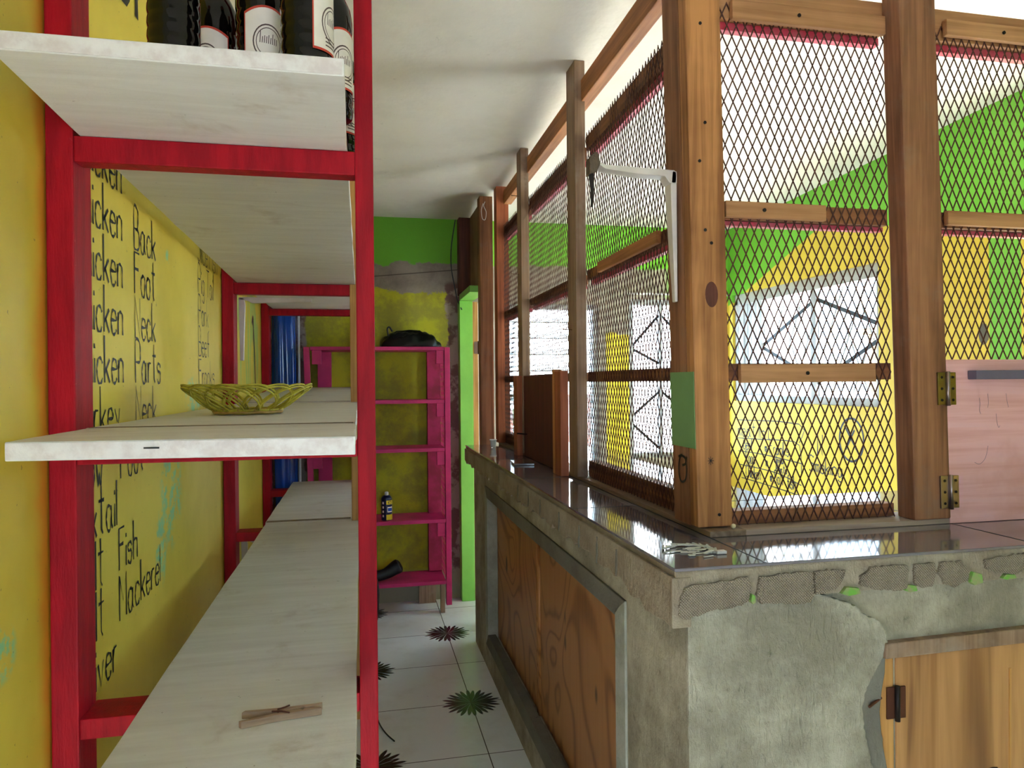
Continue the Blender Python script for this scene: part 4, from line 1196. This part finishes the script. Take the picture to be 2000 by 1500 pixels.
for k, (y0, y1) in enumerate(((1.656, 2.57), (2.571, 3.36), (3.451, 3.98))):
    ya = 1.656 if k == 0 else (2.57 if k == 1 else 3.45)
    yb = (2.464, 3.359, 3.979)[k]
    if k == 1: ya = 2.571
    for z0, z1, nm in ((2.285, 2.335, 'rail'), (1.817, 1.852, 'rail'), (1.448, 1.484, 'rail'), (SZ + 0.001, 1.163, 'bottom_rail')):
        if k and nm == 'bottom_rail' and k == 1: continue
        P(nm, 'woody', 0.002, (0.806, 0.845, ya, yb, z0, z1))
    for z0, z1 in ((2.262, 2.284), (1.800, 1.816)):
        P('rose_strip', 'pinkstrip', 0.001, (0.822, 0.842, ya, yb, z0, z1))
    lo = SZ + 0.002 if k != 1 else 1.49
    o = lattice(ya + 0.002, yb - 0.002, lo, 2.345, lambda u, z: LEAN((0.8035 + 0.0012 * math.sin(u * 37 + z * 11), u, z))).build('diamond_mesh', 'wire', pt)
    solid(o, 0.0018)
P('batten', 'woodyl', 0.002, (0.788, 0.802, 1.78, 2.30, 1.819, 1.853))
# wavy mesh edge left on the inner faces of the posts
# front run
for x0, x1, k in ((0.854, 1.310, 0), (1.416, 1.95, 1)):
    P('rail', 'woodx' if k == 0 else 'woodx', 0.002, (x0, x1, 1.548, 1.588, 2.312, 2.392))
    P('rail', 'woodxd', 0.002, (x0, x1, 1.548, 1.588, 1.834, 1.874))
    if k == 0:
        P('rail', 'woodxd', 0.002, (x0, x1, 1.548, 1.588, 1.448, 1.489))
        P('bottom_rail', 'woodr' if False else 'woodxd', 0.002, (x0, x1, 1.548, 1.588, SZ + 0.001, 1.137))
    for z0, z1 in ((2.292, 2.311), (1.822, 1.833)):
        P('rose_strip', 'pinkstrip', 0.001, (x0, x1, 1.565, 1.586, z0, z1))
    o = lattice(x0 + 0.002, x1 - 0.002, SZ + 0.002 if k == 0 else 1.497, 2.345, lambda u, z: LEAN((u, 1.545 - 0.0012 * math.sin(u * 41 + z * 9), z))).build('diamond_mesh', 'wire', pt)
    solid(o, 0.0018)
nails = []
for x0, x1, z0, z1, nx in ((0.885, 1.300, 2.302, 2.347, 1.06), (0.856, 1.122, 1.834, 1.872, 0.955), (0.884, 1.250, 1.443, 1.487, 1.06), (1.478, 1.95, 2.318, 2.358, 1.65), (1.470, 1.95, 1.838, 1.874, 1.80)):
    o = P('batten', 'woodx', 0.002, (x0, x1, 1.527, 1.542, z0, z1))
    n = MB()
    n.tube([(nx, 1.5245, (z0 + z1) / 2), (nx, 1.528, (z0 + z1) / 2)], 0.0045, 10)
    n.build('screw', 'iron', o, xf=LEAN)
# hatch on the aisle side
P('hatch_board', 'hatch', 0.002, (0.772, 0.786, 2.69, 3.36, SZ - 0.012, 1.478))
hp = P('hatch_jamb', 'woodr', 0.003, (0.735, 0.768, 2.585, 2.665, 1.0905, 1.490))
P('hatch_jamb', 'woodr', 0.003, (0.740, 0.768, 3.37, 3.45, 1.0905, 1.480))
P('hatch_jamb', 'wood', 0.003, (0.735, 0.766, 2.666, 2.70, 1.0905, 1.497))
MB().tube([(0.738, 3.36, 1.20), (0.775, 3.30, 1.20)], 0.004, 6).build('hatch_catch', 'iron', pt, xf=LEAN)
P('post', 'woodd', 0.004, (1.9505, 2.04, 1.487, 1.588, 1.0905, ceil_z(1.5)))
# pink serving flap with hinges and bar
fp = P('serving_flap', 'pinkply', 0.002, (1.418, 1.95, 1.489, 1.505, 1.0907, 1.4955))
for zc, mt, x in ((1.424, 'brass', 1.413), (1.170, 'steel', 1.415)):
    h = MB().box(x - 0.027, x - 0.003, 1.482, 1.486, zc - 0.040, zc + 0.040).box(x + 0.004, x + 0.026, 1.483, 1.4885, zc - 0.040, zc + 0.040).build('hinge', mt, fp, bev=0.001, xf=LEAN)
    MB().tube([(x, 1.480, zc - 0.042), (x, 1.480, zc + 0.042)], 0.0052, 10).build('hinge_pin', 'steel', h, smooth=True, xf=LEAN)
    s = MB()
    for dx in (-0.016, 0.016):
        for dz in (-0.028, 0.0, 0.028):
            s.lathe([(0.0035, 0), (0.003, 0.001)], (0, 0, 0), 10)
            for i in range(len(s.v) - 20, len(s.v)):
                a = s.v[i]
                s.v[i] = (x + dx + a[0], 1.4815 - a[2], zc + dz + a[1])
    s.build('screw_heads', 'iron', h, xf=LEAN)
P('flap_bar', 'greybar', 0.002, (1.478, 1.95, 1.462, 1.488, 1.446, 1.468))
fp2 = strokes('pencil_scribble', [[(1.505, 1.40), (1.507, 1.385), (1.505, 1.37), (1.509, 1.36)], [(1.53, 1.41), (1.532, 1.39), (1.53, 1.375)], [(1.585, 1.41), (1.588, 1.39), (1.592, 1.375)], [(1.555, 1.36), (1.557, 1.34), (1.562, 1.325), (1.566, 1.33)], [(1.53, 1.28), (1.522, 1.25), (1.505, 1.235), (1.49, 1.24)]],
              (0, 1.4885, 0), (1, 0, 0), UZ, (0, -1, 0), 0.0010, 'greybar', fp)
# paint patch, numeral and knot marks on the corner post
P('paint_patch', 'pgreen', 0.0, (0.7625, 0.7640, 1.527, 1.654, 1.290, 1.470))
strokes('marker_mark', [[(1.577, 1.262), (1.600, 1.268), (1.613, 1.255), (1.616, 1.225), (1.604, 1.205), (1.582, 1.21), (1.574, 1.228), (1.576, 1.25), (1.582, 1.266)], [(1.596, 1.27), (1.617, 1.264)], [(1.572, 1.268), (1.580, 1.25), (1.597, 1.245)]], (0.7625 - 0.002, 0, 0), UY, UZ, (-1, 0, 0), 0.006, 'ink', cp)
strokes('pen_star', [[(0.796 + 0.008 * math.cos(k * PI / 4), 1.262 + 0.010 * math.sin(k * PI / 4)), (0.796 - 0.008 * math.cos(k * PI / 4), 1.262 - 0.010 * math.sin(k * PI / 4))] for k in range(4)], (0, 1.5245, 0), (1, 0, 0), UZ, (0, -1, 0), 0.0012, 'ink', cp, 0)
s = MB()
for x, z in ((0.80, 2.28), (0.806, 2.05), (0.80, 1.80), (0.815, 1.77), (0.818, 1.135), (0.79, 1.96)):
    s.tube([(x, 1.5232, z), (x, 1.5262, z)], 0.0038, 10)
s.build('screw_head', 'iron', cp, xf=LEAN)
MB().prism([(0.812 + 0.016 * math.cos(2 * PI * k / 20), 1.650 + 0.030 * math.sin(2 * PI * k / 20)) for k in range(20)], lambda a, c, s_: (a, 1.5238 + 0.002 * s_, c)).build('knot', 'darkwood', cp, xf=LEAN)

# white shelf bracket on the corner post
bk2 = thing('shelf_bracket', (0.752, 1.622, 1.80), 'off-white metal shelf bracket screwed to the corner post, arm reaching over the aisle', 'bracket')
MB().prism([(0, 0.0), (-0.012, 0.0), (-0.016, -0.04), (-0.007, -0.315), (0, -0.315)], lambda a, c, s: (0.757 + a - 0.008, 1.592 + 0.036 * s * (1 if c > -0.3 else 0.45), 1.955 + c)).build('wall_arm', 'bracket', bk2, bev=0.002)
MB().prism([(0.002, -0.03), (0.002, -0.006), (-0.006, 0.002), (-0.10, 0.004), (-0.18, 0.006), (-0.205, 0.016), (-0.207, 0.012), (-0.18, -0.004), (-0.10, -0.012), (-0.03, -0.014), (-0.018, -0.03)], lambda a, c, s: (0.755 + a - 0.006, 1.592 + 0.036 * s, 1.955 + c)).build('long_arm', 'bracket', bk2, bev=0.002)
MB().prism([(-0.222, -0.02), (-0.205, -0.014), (-0.196, 0.004), (-0.200, 0.026), (-0.208, 0.034), (-0.222, 0.018)], lambda a, c, s: (0.752 + a, 1.590 + 0.036 * s, 1.957 + c)).build('tape_wrap', 'stone', bk2, bev=0.003)
MB().prism([(-0.222, -0.02), (-0.218, -0.055), (-0.217, -0.095), (-0.213, -0.097), (-0.209, -0.05), (-0.210, -0.015)], lambda a, c, s: (0.752 + a, 1.600 + 0.004 * s, 1.957 + c)).build('loose_tape_end', 'iron', bk2, bev=0.001)
MB().tube([(0.7440, 1.610, 1.922), (0.7505, 1.610, 1.922)], 0.004, 8).build('screw', 'iron', bk2)
tag(MB().lathe([(0.001, 0), (0.0048, 0.002), (0.0058, 0.006), (0.0045, 0.010), (0.001, 0.0115)], (0.846, 1.512, SZ), 14).build('seed', 'seed', smooth=True), 'tiny pale round seed on the sill below the corner post', 'seed')

# nails left in the posts and a loop of string
for k, (x, y, z) in enumerate(((0.764, 3.40, 2.36), (0.764, 2.52, 1.64), (0.764, 3.42, 1.98))):
    MB().tube([LEAN((x + 0.004, y, z)), LEAN((x - 0.034, y - 0.004, z + 0.002))], 0.0016, 6).tube([LEAN((x - 0.034, y - 0.004, z + 0.002)), LEAN((x - 0.036, y - 0.004, z + 0.002))], 0.0036, 8).build('nail', 'rust', pt)
tag(MB().tube(interp([(0.712, 4.117, 2.50), (0.70, 4.112, 2.46), (0.705, 4.110, 2.41), (0.722, 4.110, 2.405), (0.728, 4.112, 2.45), (0.714, 4.114, 2.485), (0.722, 4.112, 2.51)], 5), 0.0016, 5).build('string_loop', 'white', smooth=True), 'loop of thin white string hanging on the far timber post', 'string')
